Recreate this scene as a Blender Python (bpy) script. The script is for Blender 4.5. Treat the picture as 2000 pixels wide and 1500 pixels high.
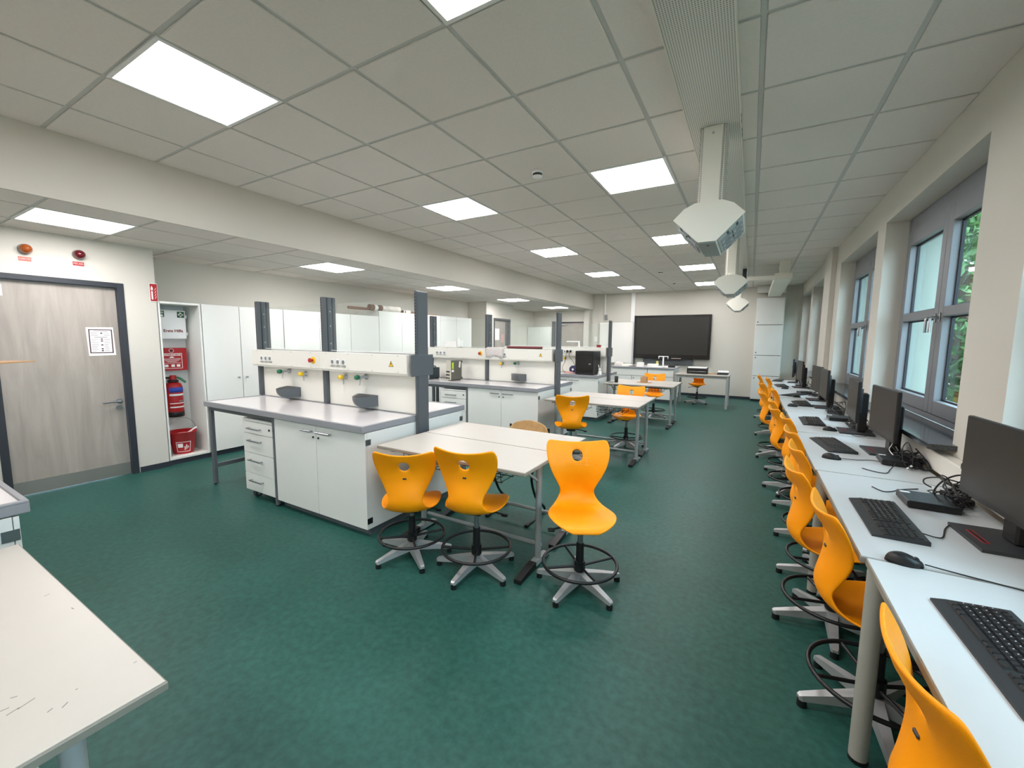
import bpy, bmesh, math, random
from mathutils import Vector, Matrix, Quaternion
random.seed(7)
for o in list(bpy.data.objects): bpy.data.objects.remove(o)
scene = bpy.context.scene
COL = scene.collection
PI = math.pi
R = math.radians

# ------------------------------------------------------------------ camera, world, exposure
HC = 1.50            # lens height
CZ = 2.919           # main ceiling
LZ = 2.462           # lowered ceiling on the door side
cam = bpy.data.cameras.new('camera'); cam.sensor_width = 36.0; cam.lens = 14.507
cam.clip_start = 0.02; cam.clip_end = 200
cam_o = bpy.data.objects.new('camera', cam); COL.objects.link(cam_o)
CAMROT = [[0.8664566, -0.0607216, 0.495546], [0.4991665, 0.086952, -0.8621323], [0.0092613, 0.9943602, 0.1056503]]
m = Matrix(CAMROT).to_4x4(); m.translation = (0, 0, HC); cam_o.matrix_world = m
scene.camera = cam_o
vs = scene.view_settings
vs.view_transform = 'Standard'; vs.look = 'None'; vs.gamma = 1.0; vs.use_curve_mapping = False
vs.exposure = 1.05
LED = 13.5            # brightness of the ceiling panels
SKY = 6.0
w = bpy.data.worlds.new('world'); scene.world = w; w.use_nodes = True
bg = w.node_tree.nodes['Background']; bg.inputs[0].default_value = (0.62, 0.83, 1.0, 1); bg.inputs[1].default_value = SKY
scene.cycles.max_bounces = 8; scene.cycles.diffuse_bounces = 5; scene.cycles.transparent_max_bounces = 16
scene.cycles.sample_clamp_indirect = 6.0

# ------------------------------------------------------------------ materials
def lin(c):
    return tuple((x / 12.92 if x <= 0.04045 else ((x + 0.055) / 1.055) ** 2.4) for x in c)
def srgb(r, g, b): return lin((r / 255, g / 255, b / 255))
MATS = {}
def mat(name, rgb, rough=0.5, metal=0.0, var=0.0, vscale=8.0, bump=0.0, bscale=200.0, spec=0.5, emit=0.0, stretch=None, coat=0.0):
    if name in MATS: return MATS[name]
    mt = bpy.data.materials.new(name); mt.use_nodes = True
    nt = mt.node_tree; b = nt.nodes['Principled BSDF']
    col = srgb(*rgb)
    b.inputs['Base Color'].default_value = (*col, 1)
    b.inputs['Roughness'].default_value = rough; b.inputs['Metallic'].default_value = metal
    b.inputs['Specular IOR Level'].default_value = spec
    b.inputs['Coat Weight'].default_value = coat
    if var or bump:
        tc = nt.nodes.new('ShaderNodeTexCoord'); mp = nt.nodes.new('ShaderNodeMapping')
        nt.links.new(tc.outputs['Object'], mp.inputs[0])
        if stretch: mp.inputs['Scale'].default_value = stretch
    if var:
        n = nt.nodes.new('ShaderNodeTexNoise'); n.inputs['Scale'].default_value = vscale; n.inputs['Detail'].default_value = 6
        n.inputs['Roughness'].default_value = 0.65
        nt.links.new(mp.outputs[0], n.inputs['Vector'])
        r = nt.nodes.new('ShaderNodeValToRGB')
        r.color_ramp.elements[0].position = 0.3; r.color_ramp.elements[1].position = 0.7
        r.color_ramp.elements[0].color = (*[c * (1 - var) for c in col], 1)
        r.color_ramp.elements[1].color = (*[min(1, c * (1 + var)) for c in col], 1)
        nt.links.new(n.outputs['Fac'], r.inputs[0]); nt.links.new(r.outputs[0], b.inputs['Base Color'])
    if bump:
        n2 = nt.nodes.new('ShaderNodeTexNoise'); n2.inputs['Scale'].default_value = bscale; n2.inputs['Detail'].default_value = 3
        nt.links.new(mp.outputs[0], n2.inputs['Vector'])
        bp = nt.nodes.new('ShaderNodeBump'); bp.inputs['Strength'].default_value = bump; bp.inputs['Distance'].default_value = 0.002
        nt.links.new(n2.outputs['Fac'], bp.inputs['Height']); nt.links.new(bp.outputs[0], b.inputs['Normal'])
    if emit:
        b.inputs['Emission Color'].default_value = (*col, 1); b.inputs['Emission Strength'].default_value = emit
    MATS[name] = mt
    return mt
def glass(name, tint=(1, 1, 1), ior=1.5, haze=0.0):
    mt = bpy.data.materials.new(name); mt.use_nodes = True; nt = mt.node_tree
    for n in list(nt.nodes): nt.nodes.remove(n)
    out = nt.nodes.new('ShaderNodeOutputMaterial'); tr = nt.nodes.new('ShaderNodeBsdfTransparent'); gl = nt.nodes.new('ShaderNodeBsdfGlossy')
    tr.inputs[0].default_value = (*tint, 1); gl.inputs['Roughness'].default_value = 0.02
    lw = nt.nodes.new('ShaderNodeLayerWeight'); lw.inputs[0].default_value = 0.5
    pw = nt.nodes.new('ShaderNodeMath'); pw.operation = 'POWER'; pw.inputs[1].default_value = 4.0
    fr = nt.nodes.new('ShaderNodeMapRange'); fr.inputs[3].default_value = 0.03; fr.inputs[4].default_value = 0.7
    nt.links.new(lw.outputs['Facing'], pw.inputs[0]); nt.links.new(pw.outputs[0], fr.inputs[0])
    mx = nt.nodes.new('ShaderNodeMixShader')
    nt.links.new(fr.outputs[0], mx.inputs[0]); nt.links.new(tr.outputs[0], mx.inputs[1]); nt.links.new(gl.outputs[0], mx.inputs[2])
    last = mx
    if haze:
        df = nt.nodes.new('ShaderNodeBsdfDiffuse'); df.inputs[0].default_value = (0.9, 0.9, 0.88, 1)
        m2 = nt.nodes.new('ShaderNodeMixShader'); m2.inputs[0].default_value = haze
        nt.links.new(mx.outputs[0], m2.inputs[1]); nt.links.new(df.outputs[0], m2.inputs[2]); last = m2
    nt.links.new(last.outputs[0], out.inputs[0])
    MATS[name] = mt
    return mt
def woodgrain(name, c1, c2, scale=(1.5, 9.0, 0.7), rough=0.5):
    mt = bpy.data.materials.new(name); mt.use_nodes = True; nt = mt.node_tree; b = nt.nodes['Principled BSDF']
    tc = nt.nodes.new('ShaderNodeTexCoord'); mp = nt.nodes.new('ShaderNodeMapping'); mp.inputs['Scale'].default_value = scale
    n = nt.nodes.new('ShaderNodeTexNoise'); n.inputs['Scale'].default_value = 1.6; n.inputs['Detail'].default_value = 8; n.inputs['Distortion'].default_value = 0.6
    n.inputs['Roughness'].default_value = 0.6
    r = nt.nodes.new('ShaderNodeValToRGB'); r.color_ramp.elements[0].position = 0.36; r.color_ramp.elements[1].position = 0.66
    r.color_ramp.elements[0].color = (*srgb(*c1), 1); r.color_ramp.elements[1].color = (*srgb(*c2), 1)
    nt.links.new(tc.outputs['Object'], mp.inputs[0]); nt.links.new(mp.outputs[0], n.inputs['Vector'])
    nt.links.new(n.outputs['Fac'], r.inputs[0]); nt.links.new(r.outputs[0], b.inputs['Base Color'])
    b.inputs['Roughness'].default_value = rough
    MATS[name] = mt
    return mt
def perforated(name, rgb, hole, scale):
    mt = bpy.data.materials.new(name); mt.use_nodes = True; nt = mt.node_tree; b = nt.nodes['Principled BSDF']
    tc = nt.nodes.new('ShaderNodeTexCoord'); sx = nt.nodes.new('ShaderNodeSeparateXYZ')
    nt.links.new(tc.outputs['Object'], sx.inputs[0])
    ms = []
    for ax in range(3):
        mu = nt.nodes.new('ShaderNodeMath'); mu.operation = 'MULTIPLY'; mu.inputs[1].default_value = scale
        fr = nt.nodes.new('ShaderNodeMath'); fr.operation = 'FRACT'
        sb = nt.nodes.new('ShaderNodeMath'); sb.operation = 'SUBTRACT'; sb.inputs[1].default_value = 0.5
        sq = nt.nodes.new('ShaderNodeMath'); sq.operation = 'MULTIPLY'
        nt.links.new(sx.outputs[ax], mu.inputs[0]); nt.links.new(mu.outputs[0], fr.inputs[0]); nt.links.new(fr.outputs[0], sb.inputs[0])
        nt.links.new(sb.outputs[0], sq.inputs[0]); nt.links.new(sb.outputs[0], sq.inputs[1]); ms.append(sq)
    geo = nt.nodes.new('ShaderNodeNewGeometry'); sn = nt.nodes.new('ShaderNodeSeparateXYZ'); nt.links.new(geo.outputs['Normal'], sn.inputs[0])
    tot = None
    for ax in range(3):     # leave out the axis the face looks along
        ab = nt.nodes.new('ShaderNodeMath'); ab.operation = 'ABSOLUTE'; nt.links.new(sn.outputs[ax], ab.inputs[0])
        iv = nt.nodes.new('ShaderNodeMath'); iv.operation = 'SUBTRACT'; iv.inputs[0].default_value = 1.0; nt.links.new(ab.outputs[0], iv.inputs[1])
        mu = nt.nodes.new('ShaderNodeMath'); mu.operation = 'MULTIPLY'; nt.links.new(iv.outputs[0], mu.inputs[0]); nt.links.new(ms[ax].outputs[0], mu.inputs[1])
        if tot is None: tot = mu
        else:
            ad = nt.nodes.new('ShaderNodeMath'); nt.links.new(tot.outputs[0], ad.inputs[0]); nt.links.new(mu.outputs[0], ad.inputs[1]); tot = ad
    lt = nt.nodes.new('ShaderNodeMath'); lt.operation = 'LESS_THAN'; lt.inputs[1].default_value = 0.075
    nt.links.new(tot.outputs[0], lt.inputs[0])
    mx = nt.nodes.new('ShaderNodeMix'); mx.data_type = 'RGBA'
    mx.inputs[6].default_value = (*srgb(*rgb), 1); mx.inputs[7].default_value = (*srgb(*hole), 1)
    nt.links.new(lt.outputs[0], mx.inputs[0]); nt.links.new(mx.outputs[2], b.inputs['Base Color'])
    b.inputs['Roughness'].default_value = 0.4
    MATS[name] = mt
    return mt

M_WALL = mat('wall_paint', (206, 202, 192), 0.85, bump=0.35, bscale=260)
M_TILE = mat('ceiling_tile_mineral', (222, 216, 210), 0.95, var=0.03, vscale=60, bump=0.3, bscale=420)
M_RUN = mat('ceiling_grid_metal', (190, 192, 188), 0.6)
M_LED = mat('led_diffuser', (255, 251, 252), 0.5, emit=LED)
M_LEDF = mat('led_frame', (225, 226, 224), 0.5)
def floor_material():
    mt = bpy.data.materials.new('green_linoleum'); mt.use_nodes = True; nt = mt.node_tree; b = nt.nodes['Principled BSDF']
    tc = nt.nodes.new('ShaderNodeTexCoord')
    n1 = nt.nodes.new('ShaderNodeTexNoise'); n1.inputs['Scale'].default_value = 1.6; n1.inputs['Detail'].default_value = 9; n1.inputs['Roughness'].default_value = 0.7
    n2 = nt.nodes.new('ShaderNodeTexNoise'); n2.inputs['Scale'].default_value = 30; n2.inputs['Detail'].default_value = 5
    ad = nt.nodes.new('ShaderNodeMath'); ad.operation = 'ADD'; hf = nt.nodes.new('ShaderNodeMath'); hf.operation = 'MULTIPLY'; hf.inputs[1].default_value = 0.5
    nt.links.new(tc.outputs['Object'], n1.inputs[0]); nt.links.new(tc.outputs['Object'], n2.inputs[0])
    nt.links.new(n1.outputs[0], ad.inputs[0]); nt.links.new(n2.outputs[0], ad.inputs[1]); nt.links.new(ad.outputs[0], hf.inputs[0])
    r = nt.nodes.new('ShaderNodeValToRGB')
    r.color_ramp.elements[0].position = 0.36; r.color_ramp.elements[1].position = 0.66
    r.color_ramp.elements[0].color = (*srgb(29, 71, 63), 1); r.color_ramp.elements[1].color = (*srgb(47, 93, 84), 1)
    nt.links.new(hf.outputs[0], r.inputs[0]); nt.links.new(r.outputs[0], b.inputs['Base Color'])
    b.inputs['Roughness'].default_value = 0.42; b.inputs['Specular IOR Level'].default_value = 0.22
    rr = nt.nodes.new('ShaderNodeMapRange'); rr.inputs[3].default_value = 0.36; rr.inputs[4].default_value = 0.55
    nt.links.new(n1.outputs[0], rr.inputs[0]); nt.links.new(rr.outputs[0], b.inputs['Roughness'])
    MATS['green_linoleum'] = mt
    return mt
M_FLOOR = floor_material()
M_BASE = mat('dark_skirting', (38, 44, 54), 0.6)
M_WHITE = mat('white_laminate', (222, 223, 218), 0.45, var=0.015, vscale=3)
M_GREYF = mat('grey_frame_paint', (90, 95, 99), 0.45)
M_POST = mat('anthracite_post', (80, 85, 89), 0.4)
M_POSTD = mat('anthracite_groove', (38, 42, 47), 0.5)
M_EDGE = mat('grey_bench_edge', (140, 141, 145), 0.5)
M_TOP = mat('pale_bench_ceramic', (226, 222, 222), 0.22, var=0.012, vscale=14, coat=0.2)
M_DUCT = mat('white_duct_steel', (228, 225, 216), 0.4)
M_CHROME = mat('brushed_steel', (165, 168, 172), 0.28, metal=0.95)
M_ALU = mat('cast_aluminium', (178, 180, 180), 0.45, metal=0.6)
M_BLACK = mat('black_plastic', (17, 17, 18), 0.45)
M_BLACKG = mat('black_gloss', (12, 12, 13), 0.2)
M_DGREY = mat('dark_grey_plastic', (52, 54, 57), 0.5)
M_ORANGE = mat('orange_shell', (255, 156, 0), 0.45, var=0.015, vscale=5, bump=0.25, bscale=500, spec=0.3)
M_TABLE = mat('table_laminate', (184, 179, 170), 0.4, var=0.012, vscale=10)
M_TEDGE = mat('table_edge', (140, 135, 124), 0.6)
M_DESK = mat('desk_laminate', (198, 203, 204), 0.4, var=0.01, vscale=12)
M_DLEG = mat('desk_leg_paint', (160, 158, 148), 0.4)
M_TLEG = mat('table_leg_paint', (165, 168, 166), 0.4, metal=0.2)
M_DOOR = woodgrain('pale_grey_oak', (150, 142, 134), (168, 160, 151), (1.2, 7.0, .8))
M_DFRAME = mat('anthracite_door_frame', (44, 48, 55), 0.45)
M_KICK = mat('steel_kick_plate', (150, 148, 142), 0.4, metal=0.6)
M_GRAN = mat('dark_granite', (58, 62, 64), 0.12, var=0.55, vscale=90)
M_WINF = mat('grey_window_frame', (120, 123, 128), 0.4)
M_GASK = mat('window_gasket', (22, 26, 36), 0.5)
M_GLASS = glass('clear_glass', (0.93, 0.97, 0.96))
M_GLASS2 = glass('bench_glass', (0.97, 0.99, 0.98), 1.5, haze=0.03)
M_GEDGE = mat('glass_edge', (235, 240, 236), 0.3)
M_RED = mat('signal_red', (170, 20, 28), 0.4)
M_DRED = mat('dark_red_dome', (92, 8, 20), 0.12, coat=0.5)
M_AMBER = mat('amber_dome', (150, 72, 18), 0.12, coat=0.5)
M_OLBL = mat('orange_label', (214, 96, 78), 0.5)
M_PAPER = mat('white_paper', (240, 238, 234), 0.8)
M_INK = mat('dark_print', (70, 40, 46), 0.7)
M_GREY = mat('mid_grey', (128, 130, 130), 0.5)
M_GREENS = mat('sign_green', (20, 90, 45), 0.5)
M_TAPG = mat('tap_green', (15, 105, 70), 0.35)
M_TAPY = mat('tap_yellow', (238, 196, 40), 0.35)
M_YEL = mat('warning_yellow', (240, 190, 20), 0.5)
M_BLUE = mat('label_blue', (40, 70, 170), 0.5)
M_SCREEN = mat('screen_panel', (42, 41, 38), 0.3, spec=0.4)
M_MONI = mat('monitor_panel', (30, 30, 29), 0.42)
M_KEY = mat('keycap', (26, 26, 28), 0.35)
M_KEYB = mat('keyboard_case', (40, 41, 43), 0.5)
M_BEECH = woodgrain('beech_ply', (196, 150, 96), (214, 172, 118), (6, 1.2, 6))
M_CARD = mat('cardboard', (176, 138, 98), 0.8)
M_BROWN = mat('brown_paper_roll', (120, 84, 62), 0.75, var=0.15, vscale=12)
M_SCOPE = mat('olive_grey_case', (96, 94, 84), 0.5)
M_PSU = mat('petrol_case', (30, 50, 58), 0.45)
M_LIME = mat('lime_label', (190, 225, 50), 0.5)
M_PERF = perforated('perforated_sheet', (214, 212, 204), (120, 120, 116), 90.0)
M_PAINT2 = mat('cream_steel', (222, 220, 208), 0.45)
M_ZINC = mat('socket_strip', (170, 178, 180), 0.4, metal=0.3)
M_CLOTH = mat('grey_cloth', (205, 198, 194), 0.9, var=0.08, vscale=25)
M_CREAM = mat('cream_cloth', (232, 226, 200), 0.9, var=0.05, vscale=30)
M_LEAF = mat('leaf_green', (62, 96, 44), 0.6, var=0.45, vscale=2.0)
M_BARK = mat('bark', (84, 68, 52), 0.9, var=0.2, vscale=20)
M_GRASS = mat('grass_ground', (120, 112, 92), 0.9, var=0.25, vscale=4)
M_PLASTER = mat('outside_plaster', (150, 160, 152), 0.85, bump=0.2)
M_CABLE = mat('black_cable', (16, 16, 17), 0.5)
M_WCABLE = mat('white_plastic', (236, 236, 234), 0.45)
M_PINK = mat('maroon_case', (120, 52, 56), 0.6)
M_SKIN = mat('peach_filament', (226, 176, 160), 0.6)
M_NAVY = mat('navy_spool', (48, 48, 92), 0.4)

# ------------------------------------------------------------------ mesh helpers
class MB:
    def __init__(s): s.v = []; s.f = []; s.sm = []
    def add(s, vs, fs, smooth=False):
        n = len(s.v); s.v += [tuple(p) for p in vs]
        for f in fs: s.f.append(tuple(i + n for i in f)); s.sm.append(smooth)
        return s
    def box(s, x0, x1, y0, y1, z0, z1, c=0.0):
        if x0 > x1: x0, x1 = x1, x0
        if y0 > y1: y0, y1 = y1, y0
        if z0 > z1: z0, z1 = z1, z0
        c = min(c, (x1 - x0) * .45, (y1 - y0) * .45, (z1 - z0) * .45)
        if c <= 0:
            vs = [(x, y, z) for x in (x0, x1) for y in (y0, y1) for z in (z0, z1)]
            return s.add(vs, [(0, 1, 3, 2), (4, 6, 7, 5), (0, 4, 5, 1), (2, 3, 7, 6), (0, 2, 6, 4), (1, 5, 7, 3)])
        vs = []; idx = {}
        X = (x0, x1); Y = (y0, y1); Z = (z0, z1)
        for i in (0, 1):
            for j in (0, 1):
                for k in (0, 1):
                    a = c if i == 0 else -c; b = c if j == 0 else -c; d = c if k == 0 else -c
                    idx[i, j, k] = len(vs)
                    vs += [(X[i], Y[j] + b, Z[k] + d), (X[i] + a, Y[j], Z[k] + d), (X[i] + a, Y[j] + b, Z[k])]
        g = lambda i, j, k, a: idx[i, j, k] + a
        fs = []
        for i in (0, 1):
            q = [g(i, 0, 0, 0), g(i, 1, 0, 0), g(i, 1, 1, 0), g(i, 0, 1, 0)]; fs.append(q if i else q[::-1])
            q = [g(0, i, 0, 1), g(0, i, 1, 1), g(1, i, 1, 1), g(1, i, 0, 1)]; fs.append(q if i else q[::-1])
            q = [g(0, 0, i, 2), g(1, 0, i, 2), g(1, 1, i, 2), g(0, 1, i, 2)]; fs.append(q if i else q[::-1])
        for i in (0, 1):
            for j in (0, 1):
                q = [g(i, j, 0, 0), g(i, j, 1, 0), g(i, j, 1, 1), g(i, j, 0, 1)]; fs.append(q if i == j else q[::-1])
                q = [g(i, 0, j, 0), g(i, 0, j, 2), g(i, 1, j, 2), g(i, 1, j, 0)]; fs.append(q if i == j else q[::-1])
                q = [g(0, i, j, 1), g(1, i, j, 1), g(1, i, j, 2), g(0, i, j, 2)]; fs.append(q if i == j else q[::-1])
        for i in (0, 1):
            for j in (0, 1):
                for k in (0, 1):
                    q = [g(i, j, k, 0), g(i, j, k, 1), g(i, j, k, 2)]; fs.append(q if (i + j + k) % 2 else q[::-1])
        return s.add(vs, fs)
    def cyl(s, p0, p1, r0, r1=None, n=12, caps=True):
        p0 = Vector(p0); p1 = Vector(p1); r1 = r0 if r1 is None else r1
        d = (p1 - p0).normalized(); a = d.orthogonal().normalized(); b = d.cross(a)
        vs = []
        for p, r in ((p0, r0), (p1, r1)):
            for i in range(n):
                t = 2 * PI * i / n; vs.append(p + a * (r * math.cos(t)) + b * (r * math.sin(t)))
        s.add(vs, [(i, (i + 1) % n, n + (i + 1) % n, n + i) for i in range(n)], True)
        if caps:
            s.add(vs[:n], [tuple(range(n))[::-1]]); s.add(vs[n:], [tuple(range(n))])
        return s
    def tube(s, pts, r, n=8, closed=False, caps=True):
        pts = [Vector(p) for p in pts]; m = len(pts); vs = []; prev = None
        for i, p in enumerate(pts):
            if closed: d = (pts[(i + 1) % m] - pts[i - 1])
            else: d = pts[min(i + 1, m - 1)] - pts[max(i - 1, 0)]
            d.normalize()
            if prev is None: a = d.orthogonal().normalized()
            else:
                a = prev - d * prev.dot(d)
                a = a.normalized() if a.length > 1e-6 else d.orthogonal().normalized()
            prev = a; b = d.cross(a)
            for k in range(n):
                t = 2 * PI * k / n; vs.append(p + a * (r * math.cos(t)) + b * (r * math.sin(t)))
        fs = []
        for i in range(m if closed else m - 1):
            j = (i + 1) % m
            for k in range(n): fs.append((i * n + k, i * n + (k + 1) % n, j * n + (k + 1) % n, j * n + k))
        s.add(vs, fs, True)
        if not closed and caps:
            s.add(vs[:n], [tuple(range(n))[::-1]]); s.add(vs[-n:], [tuple(range(n))])
        return s
    def ring(s, c, rad, r, n=40, m=8, axis='z'):
        pts = []
        for i in range(n):
            t = 2 * PI * i / n; u, v = rad * math.cos(t), rad * math.sin(t)
            pts.append((c[0] + u, c[1] + v, c[2]) if axis == 'z' else (c[0] + u, c[1], c[2] + v) if axis == 'y' else (c[0], c[1] + u, c[2] + v))
        return s.tube(pts, r, m, closed=True)
    def lathe(s, c, prof, n=24, axis='z'):
        vs = []
        for r, h in prof:
            for i in range(n):
                t = 2 * PI * i / n; u, v = r * math.cos(t), r * math.sin(t)
                vs.append((c[0] + u, c[1] + v, c[2] + h) if axis == 'z' else (c[0] + u, c[1] - h, c[2] + v) if axis == '-y' else (c[0] + h, c[1] + u, c[2] + v))
        k = len(prof); fs = []
        for j in range(k - 1):
            for i in range(n): fs.append((j * n + i, j * n + (i + 1) % n, (j + 1) * n + (i + 1) % n, (j + 1) * n + i))
        s.add(vs, fs, True)
        if prof[0][0] > 1e-5: s.add(vs[:n], [tuple(range(n))[::-1]])
        if prof[-1][0] > 1e-5: s.add(vs[-n:], [tuple(range(n))])
        return s
    def prism(s, poly, axis, a0, a1):
        """poly: list of 2-D points; axis 'y': points are (x,z); 'x': (y,z); 'z': (x,y)"""
        def mk(p, a):
            return (p[0], a, p[1]) if axis == 'y' else (a, p[0], p[1]) if axis == 'x' else (p[0], p[1], a)
        n = len(poly); vs = [mk(p, a0) for p in poly] + [mk(p, a1) for p in poly]
        s.add(vs, [tuple(range(n)), tuple(range(n, 2 * n))[::-1]] + [(i, n + i, n + (i + 1) % n, (i + 1) % n) for i in range(n)])
        return s
    def mesh(s, name):
        me = bpy.data.meshes.new(name); me.from_pydata(s.v, [], s.f)
        me.polygons.foreach_set('use_smooth', s.sm)
        bm = bmesh.new(); bm.from_mesh(me); bmesh.ops.recalc_face_normals(bm, faces=bm.faces); bm.to_mesh(me); bm.free()
        me.update(); return me
def obj(name, mb, material, parent=None, loc=(0, 0, 0), rot=(0, 0, 0), label=None):
    me = mb.mesh(name) if isinstance(mb, MB) else mb
    o = bpy.data.objects.new(name, me); COL.objects.link(o)
    if material is not None:
        if len(me.materials) == 0: me.materials.append(material)
    o.location = loc; o.rotation_euler = rot
    if parent is not None: o.parent = parent
    if label: o['label'] = label
    return o
def tag(o, label, cat, group=None, kind=None):
    o['label'] = label; o['category'] = cat
    if group: o['group'] = group
    if kind: o['kind'] = kind
    return o
def thing(name, label, cat, loc=(0, 0, 0), rz=0.0, group=None):
    o = bpy.data.objects.new(name, None); COL.objects.link(o); o.location = loc; o.rotation_euler = (0, 0, rz)
    o.empty_display_size = 0.1
    return tag(o, label, cat, group)
def struct(name, mb, material, parent=None, label=None):
    o = obj(name, mb, material, parent)
    if parent is None:
        o['kind'] = 'structure'
        if label: o['label'] = label
    return o
def copy_tree(o, parent=None):
    c = o.copy(); COL.objects.link(c)
    c.parent = parent
    for ch in list(o.children): copy_tree(ch, c)
    return c
def box(*a, **k): return MB().box(*a, **k)
def text_mesh(s, size, depth=0.0006, align='CENTER', bold=0.0):
    cu = bpy.data.curves.new('lettering', 'FONT'); cu.body = s; cu.size = size; cu.align_x = align; cu.align_y = 'CENTER'; cu.extrude = depth
    cu.resolution_u = 2; cu.offset = bold
    to = bpy.data.objects.new('lettering', cu); COL.objects.link(to)
    dg = bpy.context.evaluated_depsgraph_get()
    me = bpy.data.meshes.new_from_object(to.evaluated_get(dg)); bpy.data.objects.remove(to); bpy.data.curves.remove(cu)
    me.materials.clear()
    return me
ROT_PX = (R(90), 0, R(90))      # lettering that faces +x
ROT_NY = (R(90), 0, 0)          # lettering that faces -y
def smooth_curve(pts, k=6):
    P = [Vector(p) for p in pts]; out = []
    for i in range(len(P) - 1):
        a, b, c, d = P[max(i - 1, 0)], P[i], P[i + 1], P[min(i + 2, len(P) - 1)]
        for j in range(k):
            t = j / k
            out.append(0.5 * ((2 * b) + (c - a) * t + (2 * a - 5 * b + 4 * c - d) * t * t + (3 * b - a - 3 * c + d) * t ** 3))
    out.append(P[-1]); return out

# ------------------------------------------------------------------ the room
XR, XB, XD, XL = 1.04, -4.30, -5.79, -6.38      # window wall, bulkhead face, door wall, far left wall
YN, YF = -2.6, 12.5
struct('floor', box(-6.6, 1.6, YN - .2, YF + .2, -.12, 0), M_FLOOR, label='dark green linoleum floor')

def wall_with_hole(axis, a0, a1, b0, b1, z1, holes):
    """a: thickness range on the axis, b: range along the wall; holes (b0,b1,z0,z1)"""
    mb = MB()
    def bx(u0, u1, z0, z2):
        if u1 - u0 < 1e-4 or z2 - z0 < 1e-4: return
        if axis == 'x': mb.box(a0, a1, u0, u1, z0, z2)
        else: mb.box(u0, u1, a0, a1, z0, z2)
    cur = b0
    for h in sorted(holes):
        bx(cur, h[0], 0, z1); bx(h[0], h[1], 0, h[2]); bx(h[0], h[1], h[3], z1); cur = h[1]
    bx(cur, b1, 0, z1)
    return mb
struct('wall_left', wall_with_hole('x', XL - .2, XL, 2.075, YF + .2, CZ + .2, []), M_WALL, label='white wall behind the cupboard row')
struct('wall_entrance', wall_with_hole('x', XD - .59, XD, YN - .2, 2.075, CZ + .2, [(.845, 1.80, 0, 2.055)]), M_WALL, label='white wall around the entrance door')
struct('wall_shaft', wall_with_hole('x', XL, -5.81, 8.78, 10.13, CZ + .2, [(9.12, 9.98, 0, 2.07)]), M_WALL, label='white wall block with the second door')
struct('wall_back', box(-6.6, 1.6, YF, YF + .2, 0, CZ + .2), M_WALL, label='white wall behind the screen')
struct('wall_front', box(-6.6, 1.6, YN - .2, YN, 0, CZ + .2), M_WALL)
struct('wall_bulkhead', box(XB - .03, XB, YN, YF, LZ - .004, CZ + .2), M_WALL, label='white bulkhead where the ceiling steps down')
WINS = [(-1.62, .34), (.83, 2.79), (3.28, 5.24), (5.54, 7.50), (8.60, 10.45), (10.75, 12.30)]
struct('wall_right', wall_with_hole('x', XR, 1.262, YN - .2, YF + .2, CZ + .2, [(a, b, .90, 2.63) for a, b in WINS]), M_WALL, label='white wall with the deep windows')
struct('wall_right_outer', wall_with_hole('x', 1.262, 1.55, YN - .2, YF + .2, CZ + .2, [(a, b, .90, 2.63) for a, b in WINS]), M_PLASTER, label='pale plaster outer leaf of the window wall')
struct('trim_1', box(.975, XR, 7.86, 8.50, 0, CZ, c=.004), M_WALL, label='shallow white pilaster between the windows')
struct('trim_2', box(-4.55, -4.38, 12.36, YF, 0, LZ, c=.004), M_WALL, label='white post below the end of the bulkhead')
struct('trim_3', box(.975, XR, YN, YF, .76, .868, c=.006), M_DUCT, label='white cable trunking along the window wall')
struct('baseboard_left', box(XD, XD + .014, 1.81, 2.09, 0, .06), M_BASE)
struct('baseboard_entrance', box(XD, XD + .014, YN, .84, 0, .06), M_BASE)
struct('baseboard_back', MB().box(-4.3, 1.04, YF - .014, YF, 0, .065), M_BASE)

GX = [-3.786 + .625 * i for i in range(8)]
GY = [.985 + .625 * j for j in range(-5, 19)]
LX = [-5.975, -5.35, -4.725]
UP_L = {(1, j) for j in (-4, 0, 4, 8, 12, 16)} | {(4, j) for j in (-4, 0, 4, 8, 12, 16)}
LO_L = {(1, j) for j in (-4, 0, 4, 8, 12, 16)}
LAMPS = []
def ceiling(name, z, xs, ys, x0, x1, lamps, label):
    root = struct(name, box(x0, x1, YN, YF, z + .05, z + .12), M_TILE, label=label)
    xe = [x0] + xs + [x1]; ye = [YN] + ys + [YF]
    full = None; g = .013
    for i in range(len(xe) - 1):
        for j in range(len(ye) - 1):
            if (i - 1, j - 1 - 5) in lamps:
                LAMPS.append((xe[i], xe[i + 1], ye[j], ye[j + 1], z)); continue
            a0 = xe[i] + (g if i > 0 else 0); a1 = xe[i + 1] - (g if i < len(xe) - 2 else 0)
            b0 = ye[j] + (g if j > 0 else 0); b1 = ye[j + 1] - (g if j < len(ye) - 2 else 0)
            cx, cy = (a0 + a1) / 2, (b0 + b1) / 2
            if 0 < i < len(xe) - 2 and 0 < j < len(ye) - 2:
                if full is None: full = box(-(a1 - a0) / 2, (a1 - a0) / 2, -(b1 - b0) / 2, (b1 - b0) / 2, 0, .03, c=.003).mesh('tile')
                t = obj('tile', full, M_TILE, root)
            else:
                t = obj('tile', box(a0 - cx, a1 - cx, b0 - cy, b1 - cy, 0, .03, c=.003), M_TILE, root)
            t.location = (cx, cy, z)
    for x in xs: obj('grid_runner', box(x - .012, x + .012, YN, YF, z + .007, z + .035), M_RUN, root)
    for y in ys: obj('grid_cross_bar', box(x0, x1, y - .012, y + .012, z + .008, z + .034), M_RUN, root)
    return root
ceiling('ceiling', CZ, GX, GY, XB, XR, UP_L, 'suspended ceiling of square mineral tiles')
ceiling('ceiling_low', LZ, LX, GY, XL, XB - .03, LO_L, 'lower tiled ceiling on the door side')
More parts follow.
